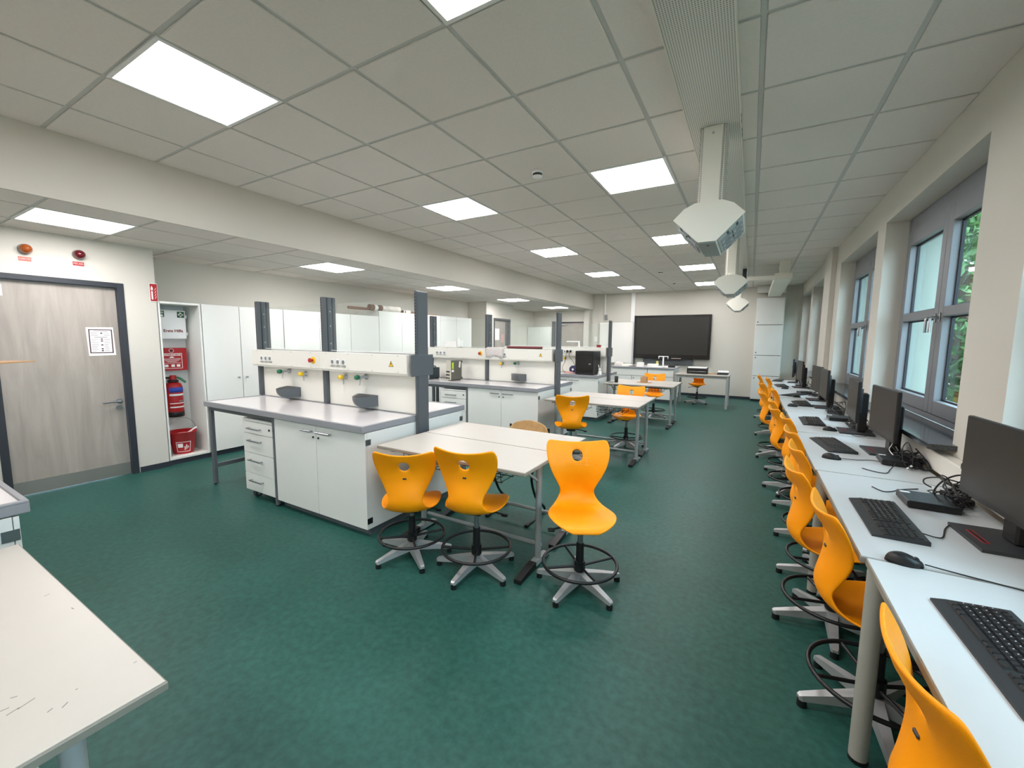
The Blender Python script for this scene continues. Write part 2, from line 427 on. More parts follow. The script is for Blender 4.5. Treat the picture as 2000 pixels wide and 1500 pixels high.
lfull = box(-.29, .29, -.29, .29, 0, .012, c=.002).mesh('diffuser')
ffull = MB()
for a in ((-.3115, -.29, -.3115, .3115), (.29, .3115, -.3115, .3115), (-.29, .29, -.3115, -.29), (-.29, .29, .29, .3115)): ffull.box(*a, -.002, .03)
ffull = ffull.mesh('frame')
rows = ['first', 'second', 'third', 'fourth', 'fifth', 'sixth']
for (x0, x1, y0, y1, z) in LAMPS:
    cx, cy = (x0 + x1) / 2, (y0 + y1) / 2
    r = rows[round((cy - (.985 - 2.5 + .3125)) / 2.5)]
    where = 'low ceiling' if z < 2.6 else ('row beside perforated channel' if cx > -2 else 'row nearer the bulkhead')
    t = thing('ceiling_light', 'square white LED panel, %s, %s from the near wall' % (where, r), 'ceiling light', (cx, cy, z), group='square LED ceiling panels')
    obj('diffuser', lfull, M_LED, t); obj('frame', ffull, M_LEDF, t)

# doors
def door(name, x, y0, y1, z1, leafx, sheet=False, kick=True, label=''):
    f = MB()
    f.box(x - .10, x + .012, y0, y0 + .055, 0, z1, c=.003); f.box(x - .10, x + .012, y1 - .055, y1, 0, z1, c=.003); f.box(x - .10, x + .012, y0 + .055, y1 - .055, z1 - .05, z1, c=.003)
    root = struct(name, f, M_DFRAME, label=label)
    leaf = obj('leaf', box(leafx - .045, leafx, y0 + .058, y1 - .058, .006, z1 - .052, c=.002), M_DOOR, root)
    if kick: obj('kick_plate', box(leafx, leafx + .003, y0 + .06, y1 - .06, .008, .135), M_KICK, leaf)
    hy = y1 - .105
    h = MB(); h.cyl((leafx, hy, .815), (leafx + .008, hy, .815), .026, n=16)
    h.tube(smooth_curve([(leafx, hy, .815), (leafx + .045, hy, .815), (leafx + .055, hy - .03, .815), (leafx + .055, hy - .14, .812)], 5), .0095, 8)
    obj('handle', h, M_CHROME, leaf)
    obj('lock_cylinder', MB().cyl((leafx, hy - .005, .745), (leafx + .012, hy - .005, .745), .026, n=16), M_CHROME, leaf)
    return root
door('door_1', XD, .845, 1.80, 2.055, XD - .035, label='pale grey wood-grain entrance door in a dark frame')
door('door_2', -5.81, 9.12, 9.98, 2.07, -5.845, kick=False, label='pale wood-grain door in the wall block')
def door_back():
    y = YF; f = MB(); x0, x1, z1 = -5.45, -4.52, 2.10
    f.box(x0, x0 + .05, y - .012, y + .05, 0, z1); f.box(x1 - .05, x1, y - .012, y + .05, 0, z1); f.box(x0 + .05, x1 - .05, y - .012, y + .05, z1 - .045, z1)
    root = struct('door_3', f, M_DFRAME, label='pale wood-grain door in the back wall')
    leaf = obj('leaf', box(x0 + .05, x1 - .05, y - .006, y, .006, z1 - .045), M_DOOR, root)
    obj('door_closer', box(x0 + .1, x0 + .3, y - .05, y - .006, z1 - .12, z1 - .06, c=.004), M_ALU, leaf)
    obj('handle', MB().tube([(x1 - .12, y, 1.0), (x1 - .12, y - .05, 1.0), (x1 - .26, y - .055, 1.0)], .01), M_CHROME, leaf)
door_back()

# windows
def window(n, y0, y1):
    x0, x1 = 1.205, 1.265; zb, zt = .93, 2.63; ym = (y0 + y1) / 2
    f = MB(); f.box(x0, x1, y0, y0 + .07, zb, zt, c=.003); f.box(x0, x1, y1 - .07, y1, zb, zt, c=.003)
    f.box(x0, x1, y0 + .07, y1 - .07, 2.50, zt, c=.003); f.box(x0, x1, y0 + .07, y1 - .07, zb, .985, c=.003)
    root = struct('window_%d' % n, f, M_WINF, label='grey double-sash window in the deep reveal')
    obj('meeting_strip', box(x0 + .01, x1 - .012, ym - .012, ym + .012, .985, 2.50), M_GASK, root)
    for a, b, s in ((y0 + .069, ym - .004, 1), (ym + .004, y1 - .069, -1)):
        sm = MB(); xs = x0 - .015; xe = x1 - .01
        sm.box(xs, xe, a, a + .085, .984, 2.501, c=.003); sm.box(xs, xe, b - .085, b, .984, 2.501, c=.003)
        sm.box(xs, xe, a + .085, b - .085, .984, 1.085, c=.003); sm.box(xs, xe, a + .085, b - .085, 2.375, 2.501, c=.003); sm.box(xs, xe, a + .085, b - .085, 1.70, 1.77, c=.004)
        sash = obj('sash', sm, M_WINF, root)
        for za, zc in ((1.085, 1.70), (1.77, 2.375)):
            g = MB(); i0, i1 = a + .085, b - .085; gx = x1 - .022
            g.box(gx - .006, gx + .012, i0, i0 + .012, za, zc); g.box(gx - .006, gx + .012, i1 - .012, i1, za, zc); g.box(gx - .006, gx + .012, i0, i1, za, za + .012); g.box(gx - .006, gx + .012, i0, i1, zc - .012, zc)
            obj('gasket', g, M_GASK, sash)
            obj('pane', box(gx, gx + .006, i0 + .005, i1 - .005, za + .005, zc - .005), M_GLASS, sash)
        hy = (b - .04) if s == 1 else (a + .04)
        h = MB(); h.box(xs - .008, xs, hy - .014, hy + .014, 1.66, 1.73, c=.003)
        h.tube([(xs, hy, 1.695), (xs - .045, hy, 1.695), (xs - .052, hy, 1.685), (xs - .052, hy, 1.585)], .009, 8)
        obj('handle', h, M_CHROME, sash)
    obj('sill', box(.915, 1.206, y0 - .07, y1 - .02, .90, .93, c=.003), M_GRAN, root)
    return root
for i, (a, b) in enumerate(WINS): window(i + 1, a, b)

# ------------------------------------------------------------------ outside
struct('ground_outside', box(1.56, 40, -25, 45, -.7, -.6), M_GRASS, label='grass outside the windows')
def tree(x, y, h, rad, label, seed):
    rnd = random.Random(seed)
    t = thing('tree', label, 'tree', (x, y, -.6), group='trees outside the windows')
    tr = MB(); tr.tube(smooth_curve([(0, 0, 0), (.1, .05, h * .25), (-.05, .1, h * .5), (.05, 0, h * .8)], 4), .16, 8)
    for k in range(6):
        a = rnd.uniform(0, 2 * PI); z = h * rnd.uniform(.25, .6); tr.tube([(0, 0, z), (math.cos(a) * rad * .6, math.sin(a) * rad * .6, z + rad * .5)], .05, 6)
    obj('trunk', tr, M_BARK, t)
    fo = MB()
    for k in range(5200):
        a = rnd.uniform(0, 2 * PI); u = rnd.uniform(-1, 1); rr = rad * rnd.uniform(.55, 1.0) * (1 + .22 * math.sin(a * 3 + u * 5))
        c = Vector((rr * math.sqrt(1 - u * u) * math.cos(a), rr * math.sqrt(1 - u * u) * math.sin(a), h * .55 + u * h * .48))
        q = Quaternion((rnd.gauss(0, 1), rnd.gauss(0, 1), rnd.gauss(0, 1), rnd.gauss(0, 1))).normalized()
        s = rnd.uniform(.08, .17)
        fo.add([c + q @ Vector(p) for p in ((-s, 0, 0), (0, -s * .5, 0.02), (s, 0, 0), (0, s * .5, 0.02))], [(0, 1, 2, 3)])
    obj('foliage', fo, M_LEAF, t)['kind'] = 'stuff'
for i, (x, y, h, r, lb) in enumerate([(4.8, 15.5, 5.2, 1.9, 'leafy green tree straight ahead through the big window'), (7.2, 20.5, 6.5, 2.6, 'taller leafy tree further off behind the window pane'),
                                     (6.0, 10.5, 5.5, 2.1, 'leafy tree outside beside the window wall'), (6.5, 4.5, 5.5, 2.2, 'leafy tree outside near the camera end'), (9, 28, 7, 3.2, 'distant tree at the end of the garden')]):
    tree(x, y, h, r, lb, 11 + i)

# ------------------------------------------------------------------ lab benches (local origin: right end of the bench, on its centre line)
def handle_bar(x0, x1, y, z):
    return MB().box(x0, x1, y - .030, y - .020, z - .006, z + .006, c=.002).box(x0 + .004, x0 + .016, y - .022, y, z - .005, z + .005).box(x1 - .016, x1 - .004, y - .022, y, z - .005, z + .005)
ORD = {'a': 'bench nearest the camera', 'b': 'first full bench', 'c': 'middle bench', 'd': 'bench with the black printer'}
def worktop(y0, y1, label):
    t = thing('lab_worktop', label, 'worktop', group='grey-edged lab worktops')
    x0, x1 = -2.32, 0.0
    e = MB(); e.box(x0, x1, y0, y1, .812, .852, c=.003)
    for a in ((x0, x0 + .022, y0, y1), (x1 - .022, x1, y0, y1), (x0 + .022, x1 - .022, y0, y0 + .022), (x0 + .022, x1 - .022, y1 - .022, y1)): e.box(*a, .85, .862, c=.003)
    obj('edge', e, M_EDGE, t); obj('work_surface', box(x0 + .022, x1 - .022, y0 + .022, y1 - .022, .85, .857), M_TOP, t)
    return t
def base_cabinet(s, label):
    """s = -1: doors look to the camera side, +1: to the far side"""
    t = thing('base_cabinet', label, 'cabinet', group='white base cabinets of the lab benches')
    yf = s * .595; yb = s * .05
    x0, x1 = -1.155, -.004
    obj('body', box(x0, x1, yb, yf - s * .018, .066, .808, c=.002), M_WHITE, t)
    obj('gap_shade_sheet', box(x0 + .004, x1 - .004, yf - s * .0175, yf - s * .0162, .07, .804), M_POSTD, t)  # dark sheet behind the doors stands in for the shade in their gaps
    obj('plinth', box(x0 + .01, x1 - .03, yb, yf - s * .055, 0, .066), M_GREYF, t)
    xm = (x0 + x1) / 2
    for a, b, k in ((x0, xm - .0028, 1), (xm + .0028, x1, 0)):
        d = obj('door', box(a, b, yf - s * .016, yf, .066, .806, c=.0015), M_WHITE, t)
        hx = (b - .17, b - .015 - .02) if k else (a + .02, a + .19)
        hm = handle_bar(hx[0], hx[1], 0, 0)
        h = obj('handle', hm, M_CHROME, d, (0, yf, .752))
        if s > 0: h.rotation_euler = (0, 0, PI); h.location = (hx[0] + hx[1], yf, .752)
        lx = (b - .03) if k else (a + .03)
        obj('lock', MB().cyl((lx, yf, .705), (lx, yf + s * .006, .705), .009, n=10), M_BLACK, d)
    for z, m in ((.735, M_CHROME), (.13, M_BLACK)):
        obj('hinge', box(x1 - .0005, x1 + .003, yf - s * .05, yf - s * .002, z - .022, z + .022), m, t)
    return t
def pedestal(s, label):
    t = thing('drawer_pedestal', label, 'drawer unit', group='white rolling drawer units')
    x0, x1 = -1.665, -1.185; yf = s * .595; yb = s * .10
    obj('body', box(x0, x1, yb, yf - s * .018, .072, .755, c=.002), M_WHITE, t)
    obj('top', box(x0 - .001, x1 + .001, yb, yf, .737, .757, c=.002), M_WHITE, t)
    zz = [.074, .242, .437, .622, .734]
    obj('gap_shade_sheet', box(x0 + .004, x1 - .004, yf - s * .0175, yf - s * .0162, .076, .733), M_POSTD, t)  # dark sheet paints the shade between the drawers
    for i in range(4):
        d = obj('drawer', box(x0, x1, yf - s * .016, yf, zz[i] + .0026, zz[i + 1] - .0026, c=.001), M_WHITE, t)
        hz = zz[i + 1] - .062 if i < 3 else zz[i + 1] - .06
        h = obj('handle', handle_bar(x0 + .10, x0 + .30, 0, 0), M_CHROME, d, (0, yf, hz))
        if s > 0: h.rotation_euler = (0, 0, PI); h.location = (2 * x0 + .40, yf, hz)
    obj('lock', MB().cyl((x1 - .05, yf, .685), (x1 - .05, yf + s * .006, .685), .01, n=10), M_BLACK, t)
    for x in (x0 + .08, x1 - .06):
        for y in (yf - s * .06, yb + s * .06):
            c = obj('caster', MB().cyl((x - .022, y, .032), (x + .022, y, .032), .032, n=16).box(x - .012, x + .012, y - .02, y + .02, .045, .073), M_DGREY, t)
            obj('wheel_cap', MB().cyl((x - .024, y, .032), (x + .024, y, .032), .018, n=12), M_GREY, c)
    return t
def bench_frame(s, label):
    t = thing('bench_frame', label, 'frame', group='grey steel frames of the lab benches')
    yf = s * .595; yb = s * .05
    for x in (-2.275, -1.18):
        for y in (yf, yb):
            l = obj('leg', box(x - .015 if x > -2 else x - .025, x + .015 if x > -2 else x + .025, y - .015 if y == yb else min(y, y - s * .03), y + .015 if y == yb else max(y, y - s * .03), .012, .812, c=.002), M_GREYF, t)
            obj('foot', MB().cyl((x, y - s * .012, 0), (x, y - s * .012, .014), .014, n=10), M_BLACK, l)
    obj('top_rail', box(-2.25, -1.165, min(yf - s * .005, yf - s * .03), max(yf - s * .005, yf - s * .03), .772, .812), M_GREYF, t)
    obj('top_rail', box(-2.25, -1.165, yb - .012, yb + .012, .772, .812), M_GREYF, t)
    obj('stretcher', box(-2.29, -2.26, min(yf - s * .03, yb), max(yf - s * .03, yb), .175, .215, c=.002), M_GREYF, t)
    return t
def socket_mesh():
    return MB().box(-.026, .026, -.008, 0, -.026, .026, c=.003), MB().lathe((0, -.0085, 0), [(.019, 0), (.019, .0012), (.012, .0014), (.0, .0014)], 14, '-y')
SOCK_A, SOCK_B = [m.mesh('socket') for m in socket_mesh()]
def spine(label, sinks=((-1.86, -1.62), (-.74, -.48)), taps=None, estop=True, sockets=(0, 1, 2)):
    t = thing('service_spine', label, 'service unit', group='grey-post service units along the bench centres')
    # posts: right-hand faces carry the grooves
    for x, cap in ((-2.335, 0), (-1.205, 0), (.002, 1)):
        pw = .026 if cap else .048
        p = obj('post', box(x, x + pw, -.068, .068, .70 if cap else .864, 1.895, c=.003), M_POST, t)
        g = MB()
        if cap:
            obj('cover_plate', box(x + pw, x + pw + .006, -.060, .062, .70, 1.888, c=.002), M_POST, p)
            obj('end_cap', box(x + pw, x + pw + .010, -.145, .120, 1.195, 1.372, c=.002), M_POST, p)
        else:
            for y in (-.028, .03): g.box(x + .046, x + .0495, y - .006, y + .006, .86, 1.893)
            obj('groove', g, M_POSTD, p)
            for z in (1.45, 1.62, 1.76): obj('bolt', MB().cyl((x + .048, 0, z), (x + .052, 0, z), .007, n=8), M_CHROME, p)
        sl = MB()
        for k in range(20): sl.box(x + .006, x + .02, -.0695, -.066, 1.385 + k * .025, 1.398 + k * .025)
        obj('slots', sl, M_POSTD, p)['kind'] = 'stuff'
    for a, b in ((-2.285, -1.21), (-1.152, -.022)):
        for s in (-1, 1):
            obj('back_panel', box(a, b, s * .027 - .006, s * .027 + .006, .864, 1.205, c=.001), M_DUCT, t)
        g = obj('glass_pane', box(a + .004, b - .004, -.004, .004, 1.385, 1.83), M_GLASS2, t)
        e = MB(); e.box(a + .003, b - .003, -.006, .006, 1.381, 1.387); e.box(b - .007, b - .003, -.0045, .0045, 1.381, 1.83)
        obj('glass_edge', e, M_GEDGE, g)
    duct = []
    for a, b in ((-2.31, -1.153), (-1.149, -.022)):
        d = obj('duct_section', MB().box(a, b, -.138, .115, 1.212, 1.372, c=.002).box(a, b, -.128, .105, 1.196, 1.214, c=.002), M_DUCT, t)
        obj('top_gap', box(a + .02, b, -.06, .06, 1.3715, 1.3725), M_POSTD, d)
        sx = a + .20
        for k in sockets:
            s = obj('socket', SOCK_A, M_WCABLE, d, (sx + k * .076, -.138, 1.285)); 
            obj('flap', box(-.026, .026, -.010, 0, -.040, -.034), M_GREY, d, (sx + k * .076, -.138, 1.285))
            obj('socket_well', SOCK_B, M_GREY, d, (sx + k * .076, -.138, 1.285))
        sc = MB()
        for k in range(4):
            for z in (1.225, 1.36): sc.cyl((a + .1 + k * .31, -.138, z), (a + .1 + k * .31, -.1395, z), .004, n=6)
        obj('screws', sc, M_GREY, d)['kind'] = 'stuff'
        duct.append(d)
    if estop:
        e = obj('emergency_stop', MB().lathe((-1.205 - .035, -.138, 1.29), [(.034, 0), (.034, .006), (.02, .008), (0, .008)], 18, '-y'), M_YEL, duct[0])
        obj('push_button', MB().lathe((-1.205 - .035, -.146, 1.29), [(.012, 0), (.012, .02), (.021, .024), (.021, .036), (.012, .042), (0, .043)], 16, '-y'), M_RED, duct[0])
    tri = MB().prism([(-.028, -.022), (.028, -.022), (0, .028)], 'y', -.1385, -.1395)
    w_ = obj('warning_sign', tri, M_BLACK, duct[1], (-.20, 0, 1.29))
    obj('sign_face', MB().prism([(-.022, -.018), (.022, -.018), (0, .021)], 'y', -.1394, -.1400), M_YEL, duct[1], (-.20, 0, 1.29))
    obj('sign_bolt', MB().prism([(-.003, .012), (.006, .012), (.001, .002), (.006, .002), (-.003, -.014), (-.001, -.003), (-.006, -.003)], 'y', -.1399, -.1404), M_BLACK, duct[1], (-.20, 0, 1.29))
    for (a, b) in sinks:
        n = 12; mb = MB(); vs = []; rows = []
        for i in range(n + 1):
            u = i / n; x = b + (a - b) * u; dep = .25 * max(.02, (1 - u ** 1.7)); prof = []
            for q in range(9):
                th = PI / 2 * q / 8
                prof.append((x, -.034 - dep * (math.sin(th) ** .55), .895 + .098 * (1 - math.cos(th)) ** 1.2))
            rows.append([(x, -.034, .895)] + prof)
        for r_ in rows: vs += r_
        k = len(rows[0]); fs = []
        for i in range(n):
            for j in range(k - 1): fs.append((i * k + j, i * k + j + 1, (i + 1) * k + j + 1, (i + 1) * k + j))
        mb.add(vs, fs, True)
        mb.add(rows[0] + [(b, -.034, .993)], [tuple(range(k + 1))])
        top = [r_[-1] for r_ in rows]
        mb.add(top + [(a, -.034, .993), (b, -.034, .993)], [tuple(range(n + 3))])
        s_ = obj('drip_sink', mb, M_GREYF, t)
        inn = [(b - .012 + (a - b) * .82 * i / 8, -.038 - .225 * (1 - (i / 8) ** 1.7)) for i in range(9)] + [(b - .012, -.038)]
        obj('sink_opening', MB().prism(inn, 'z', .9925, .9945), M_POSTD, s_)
    for (x, kind) in (taps if taps is not None else ((-1.80, 'g'), (-1.51, 'y'), (-.90, 'y'), (-.62, 'g'))):
        L_ = .115 if kind == 'g' else .07; z = 1.155 if kind == 'g' else 1.14
        f = MB().lathe((x, -.036, z), [(.026, 0), (.026, .008), (.012, .012), (.011, L_ - .03)], 14, '-y')
        if kind == 'g': f.tube([(x, -.036 - L_ * .55, z), (x, -.036 - L_ * .62, z - .025), (x, -.036 - L_ * .70, z - .075)], .006, 8)
        else: f.cyl((x, -.036 - L_ * .45, z), (x, -.036 - L_ * .45, z - .07), .008, .006, 10)
        tp = obj('tap', f, M_ALU, t)
        obj('tap_knob', MB().lathe((x, -.036 - L_ + .03, z), [(.012, 0), (.021, .004), (.022, .03), (.017, .042), (0, .043)], 8, '-y'), M_TAPG if kind == 'g' else M_TAPY, tp)
    return t
XBN = -2.41
BENCH = [('a', -.215), ('b', 2.635), ('c', 5.495), ('d', 8.0)]
ptop = {s: worktop(-.625, -.035, '') if s < 0 else worktop(.035, .625, '') for s in (-1, 1)}
pcab = {s: base_cabinet(s, '') for s in (-1, 1)}; pped = {s: pedestal(s, '') for s in (-1, 1)}; pfr = {s: bench_frame(s, '') for s in (-1, 1)}
sp1 = spine('')
sp2 = spine('', sinks=((-.74, -.48),), taps=((-.90, 'y'), (-.62, 'g')))
first = set()
def put(proto, y, label):
    if proto.name in first: o = copy_tree(proto)
    else: o = proto; first.add(proto.name)
    o.location = (XBN, y, 0); o['label'] = label
    return o
for kx, y in BENCH:
    for s in (-1, 1):
        side = 'camera side' if s < 0 else 'far side'
        if kx == 'a' and s < 0: continue
        nm = ORD[kx]
        put(ptop[s], y, 'pale worktop with raised grey edge, %s of the %s' % (side, nm))
        put(pcab[s], y, 'white two-door base cabinet, %s of the %s' % (side, nm))
        put(pped[s], y, 'white four-drawer rolling unit under the %s, %s' % (nm, side))
        put(pfr[s], y, 'grey steel leg frame, %s of the %s' % (side, nm))
    put(sp1 if kx in 'ab' else sp2, y, 'grey-post service unit with sockets and taps on the %s' % ORD[kx])

# ------------------------------------------------------------------ student tables
def student_table():
    t = thing('student_table', '', 'table', group='pale student tables beside the benches')
    W, D = 1.20, .505
    top = obj('table_top', MB().box(0, W, 0, D, .724, .743, c=.002), M_TEDGE, t)
    obj('laminate', box(.004, W - .004, .004, D - .004, .7425, .7455), M_TABLE, t)
    for x in (.10, W - .09):
        obj('upright', MB().cyl((x, .37, .03), (x, .37, .71), .021, n=14), M_TLEG, t)
        ft = obj('foot', MB().prism([(.09, .012), (.50, .012), (.50, .03), (.40, .045), (.30, .045), (.09, .026)], 'x', x - .022, x + .022), M_TLEG, t)
        obj('foot_cap', MB().prism([(.085, .0), (.30, .012), (.30, .047), (.26, .047), (.085, .028)], 'x', x - .024, x + .024), M_BLACK, ft)
        obj('foot_cap', box(x - .02, x + .02, .46, .505, 0, .014), M_BLACK, ft)
        obj('top_arm', box(x - .018, x + .018, .05, .46, .70, .725, c=.002), M_TLEG, t)
        obj('brace', MB().tube([(x, .35, .58), (x, .16, .705)], .009, 8), M_TLEG, t)
    obj('apron', box(.12, W - .11, .36, .385, .665, .722, c=.002), M_TLEG, t)
    obj('stretcher', MB().cyl((.10, .42, .11), (W - .09, .42, .11), .014, n=10), M_TLEG, t)
    wb = MB()
    for x0 in (.20, .68):
        for i in range(7): wb.tube([(x0 + i * .053, .06, .70), (x0 + i * .053, .07, .635), (x0 + i * .053, .33, .635), (x0 + i * .053, .34, .70)], .0025, 5)
        for y, z in ((.065, .635), (.065, .67), (.065, .70), (.335, .635), (.335, .70), (.2, .635)): wb.tube([(x0 - .01, y, z), (x0 + .33, y, z)], .003, 5)
    obj('wire_basket', wb, M_DGREY, t)
    return t
tb = student_table(); tfirst = True
for kx, y0, nm in (('a', -.665, 'bench nearest the camera'), ('b', 2.02, 'first full bench'), ('c', 4.79, 'middle bench'), ('d', 7.27, 'bench with the black printer')):
    for k in (0, 1):
        if kx == 'a' and k == 0: continue
        o = tb if tfirst else copy_tree(tb); tfirst = False
        o.location = (-2.27, y0 + k * .51, 0)
        o['label'] = 'pale student table, %s of the pair at the %s' % ('farther' if k else 'nearer', nm)

# ------------------------------------------------------------------ swivel chairs with one-piece orange shells
PROF = [(.192, -.026, .070), (.190, -.014, .100), (.180, -.004, .132), (.155, .002, .164), (.115, .004, .188), (.060, .001, .202), (.000, -.006, .202), (-.065, -.013, .190), (-.125, -.014, .166),
        (-.180, .000, .140), (-.214, .034, .120), (-.226, .076, .109), (-.221, .118, .112), (-.209, .158, .130), (-.199, .195, .151), (-.195, .230, .171), (-.197, .265, .188),
        (-.206, .300, .198), (-.219, .332, .203), (-.235, .362, .203), (-.248, .384, .196), (-.256, .396, .180)]
def shell_mesh():
    # profile from the seat front (s=0) to the back top: y forward, z up, half width
    prof = PROF
    n = len(prof); m = 12
    V = []
    for i, (y, z, hw) in enumerate(prof):
        t0 = prof[max(i - 1, 0)]; t1 = prof[min(i + 1, n - 1)]
        ty, tz = t1[0] - t0[0], t1[1] - t0[1]; l = math.hypot(ty, tz); ny, nz = tz / l, -ty / l      # towards the sitter
        seatness = 1.0 if i < 8 else max(0, 1 - (i - 8) / 4)
        for j in range(m + 1):
            u = -1 + 2 * j / m
            lift = (.026 * seatness * abs(u) ** 2.6 if i < 11 else 0) + (.042 * (1 - seatness) * u * u)
            if i <= 4: lift *= .22 * i
            V.append(Vector((u * hw, y + ny * lift, z + nz * lift)))
    idx = lambda i, j: i * (m + 1) + j
    ci, cj = 17, 6                     # hole round row 17
    hole = {(a, b) for a in range(16, 19) for b in range(5, 7)}
    # place the rim of the hole on a round outline
    C = (V[idx(17, 6)] + V[idx(18, 6)]) / 2
    up = (V[idx(20, 6)] - V[idx(15, 6)]).normalized(); ri = Vector((1, 0, 0))
    rim = [(i, j) for i in range(16, 20) for j in range(5, 8) if not (i in (17, 18) and j == 6)]
    for (i, j) in rim:
        p = V[idx(i, j)]; d = p - C; a = math.atan2(d.dot(up) / .044, d.dot(ri) / .030)
        q = C + ri * (.034 * math.cos(a)) + up * (.036 * math.sin(a)); V[idx(i, j)] = Vector((q.x, p.y, q.z))
    fs = [(idx(i, j), idx(i, j + 1), idx(i + 1, j + 1), idx(i + 1, j)) for i in range(n - 1) for j in range(m) if (i, j) not in hole]
    used = sorted({k for f in fs for k in f}); re = {k: q for q, k in enumerate(used)}
    me = bpy.data.meshes.new('shell'); me.from_pydata([V[k] for k in used], [], [tuple(re[k] for k in f) for f in fs])
    bm = bmesh.new(); bm.from_mesh(me); bmesh.ops.recalc_face_normals(bm, faces=bm.faces); bm.to_mesh(me); bm.free()
    o = bpy.data.objects.new('shell', me); COL.objects.link(o)
    so = o.modifiers.new('s', 'SOLIDIFY'); so.thickness = .012; so.offset = 0; so.use_even_offset = True
    sb = o.modifiers.new('u', 'SUBSURF'); sb.levels = 2
    dg = bpy.context.evaluated_depsgraph_get(); r = bpy.data.meshes.new_from_object(o.evaluated_get(dg)); bpy.data.objects.remove(o)
    r.name = 'shell'; r.polygons.foreach_set('use_smooth', [True] * len(r.polygons))
    return r
SHELL = shell_mesh()
def chair(seat_z, ring=True, casters=False):
    t = thing('swivel_chair', '', 'chair', group='orange swivel chairs')
    obj('seat_shell', SHELL, M_ORANGE, t, (0, 0, seat_z))
    obj('logo_dot', box(-.012, .012, -.004, .004, -.005, .005, c=.002), M_DGREY, t, (0, -.202, seat_z + .232))
    mech = obj('mechanism', MB().box(-.055, .055, -.07, .09, seat_z - .060, seat_z - .012, c=.012), M_BLACK, t)
    obj('lever', MB().tube([(.04, .02, seat_z - .045), (.13, .03, seat_z - .06), (.17, .035, seat_z - .07)], .006, 6).box(.16, .20, .022, .048, seat_z - .082, seat_z - .066, c=.004), M_BLACK, mech)
    obj('gas_lift', MB().cyl((0, 0, .28), (0, 0, seat_z - .05), .016, n=14), M_CHROME, t)
    obj('sleeve', MB().cyl((0, 0, .07), (0, 0, .285), .026, .023, n=16).cyl((0, 0, .11), (0, 0, .17), .034, n=16), M_BLACK, t)
    if ring:
        rg = obj('foot_ring', MB().ring((0, 0, .155), .222, .0095, 44, 8), M_BLACK, t)
        for k in range(4):
            a = k * PI / 2 + .3
            obj('spoke', MB().tube([(.028 * math.cos(a), .028 * math.sin(a), .135), (.222 * math.cos(a), .222 * math.sin(a), .152)], .0085, 6), M_BLACK, rg)
    b = obj('hub', MB().cyl((0, 0, .045), (0, 0, .10), .042, .034, n=16), M_ALU, t)
    for k in range(5):
        a = k * 2 * PI / 5 + PI / 2 + .2; ca, sa = math.cos(a), math.sin(a); na, nb = -sa, ca
        vs = []
        for r_, hw, z0, z1 in ((.02, .030, .045, .100), (.14, .024, .040, .078), (.262, .017, .030, .052), (.272, .012, .032, .046)):
            for s_, z in ((-1, z0), (1, z0), (.8, z1), (-.8, z1)): vs.append((ca * r_ + na * hw * s_, sa * r_ + nb * hw * s_, z))
        fs = [(0, 1, 2, 3), (12, 15, 14, 13)] + [(i * 4 + j, i * 4 + 4 + j, i * 4 + 4 + (j + 1) % 4, i * 4 + (j + 1) % 4) for i in range(3) for j in range(4)]
        l = obj('leg', MB().add(vs, fs), M_ALU, t)
        if casters: obj('caster', MB().cyl((ca * .255 - na * .018, sa * .255 - nb * .018, .022), (ca * .255 + na * .018, sa * .255 + nb * .018, .022), .022, n=12), M_BLACK, l)
        else: obj('glide', MB().cyl((ca * .256, sa * .256, 0), (ca * .256, sa * .256, .034), .019, .017, n=10), M_BLACK, l)
    return t
CH = [  # x, y, turn, label
    (-.825, 2.285, 209, 'orange swivel chair facing the camera in front of the nearest table end'),
    (-1.478, 2.125, 14, 'orange swivel chair turned away, middle of the three at the nearest table'),
    (-1.968, 2.045, 32, 'low orange swivel chair beside the end of the first white base cabinet'),
    (-1.88, 4.75, 25, 'orange swivel chair seen from behind at the middle student table'),
    (-1.46, 5.80, 180, 'orange swivel chair behind the middle student table with its seat underneath'),
    (-1.60, 8.42, 190, 'orange swivel chair behind the farthest student table'),
    (-1.07, 10.95, 178, 'orange swivel chair on casters under the teacher table with paper trays'),
]
RC = [(.57, 1.13), (.53, 2.05), (.47, 2.62), (.52, 3.12), (.53, 3.70), (.54, 4.35), (.47, 4.88), (.48, 5.50), (.40, 6.30), (.55, 6.80), (.42, 7.75), (.54, 8.88), (.42, 9.46)]
NTH = ['nearest', 'second', 'third', 'fourth', 'fifth', 'sixth', 'seventh', 'eighth', 'ninth', 'tenth', 'eleventh', 'twelfth', 'farthest']
pc = chair(.448); pc_low = chair(.382); pc_cast = chair(.462, ring=True, casters=True)
cf = True
def turn_base(o, d):
    off = R((d - 101.46) % 72)
    for ch in o.children:
        if ch.name.split('.')[0] == 'leg': ch.rotation_euler = (0, 0, off)
for i, (x, y, a, lb) in enumerate(CH):
    if i == 2: o = pc_low
    elif i == 6: o = pc_cast
    else:
        o = pc if cf else copy_tree(pc); cf = False
    o.location = (x, y, 0); o.rotation_euler = (0, 0, R(a)); o['label'] = lb
    turn_base(o, (-100, -88, -105, -80, -110, -95, -100)[i] - a)
for i, (x, y) in enumerate(RC):
    o = copy_tree(pc); o.location = (x - .014, y, 0); o.rotation_euler = (0, 0, R((-86, -86, -83, -86, -84, -84, -80, -86, -82, -86, -80, -85, -88)[i])); turn_base(o, 180 + (i * 53 % 61) - 20)
    o['label'] = 'orange swivel chair pushed under the computer desks, %s of the row' % NTH[i]
    o['group'] = 'orange chairs along the computer desks'

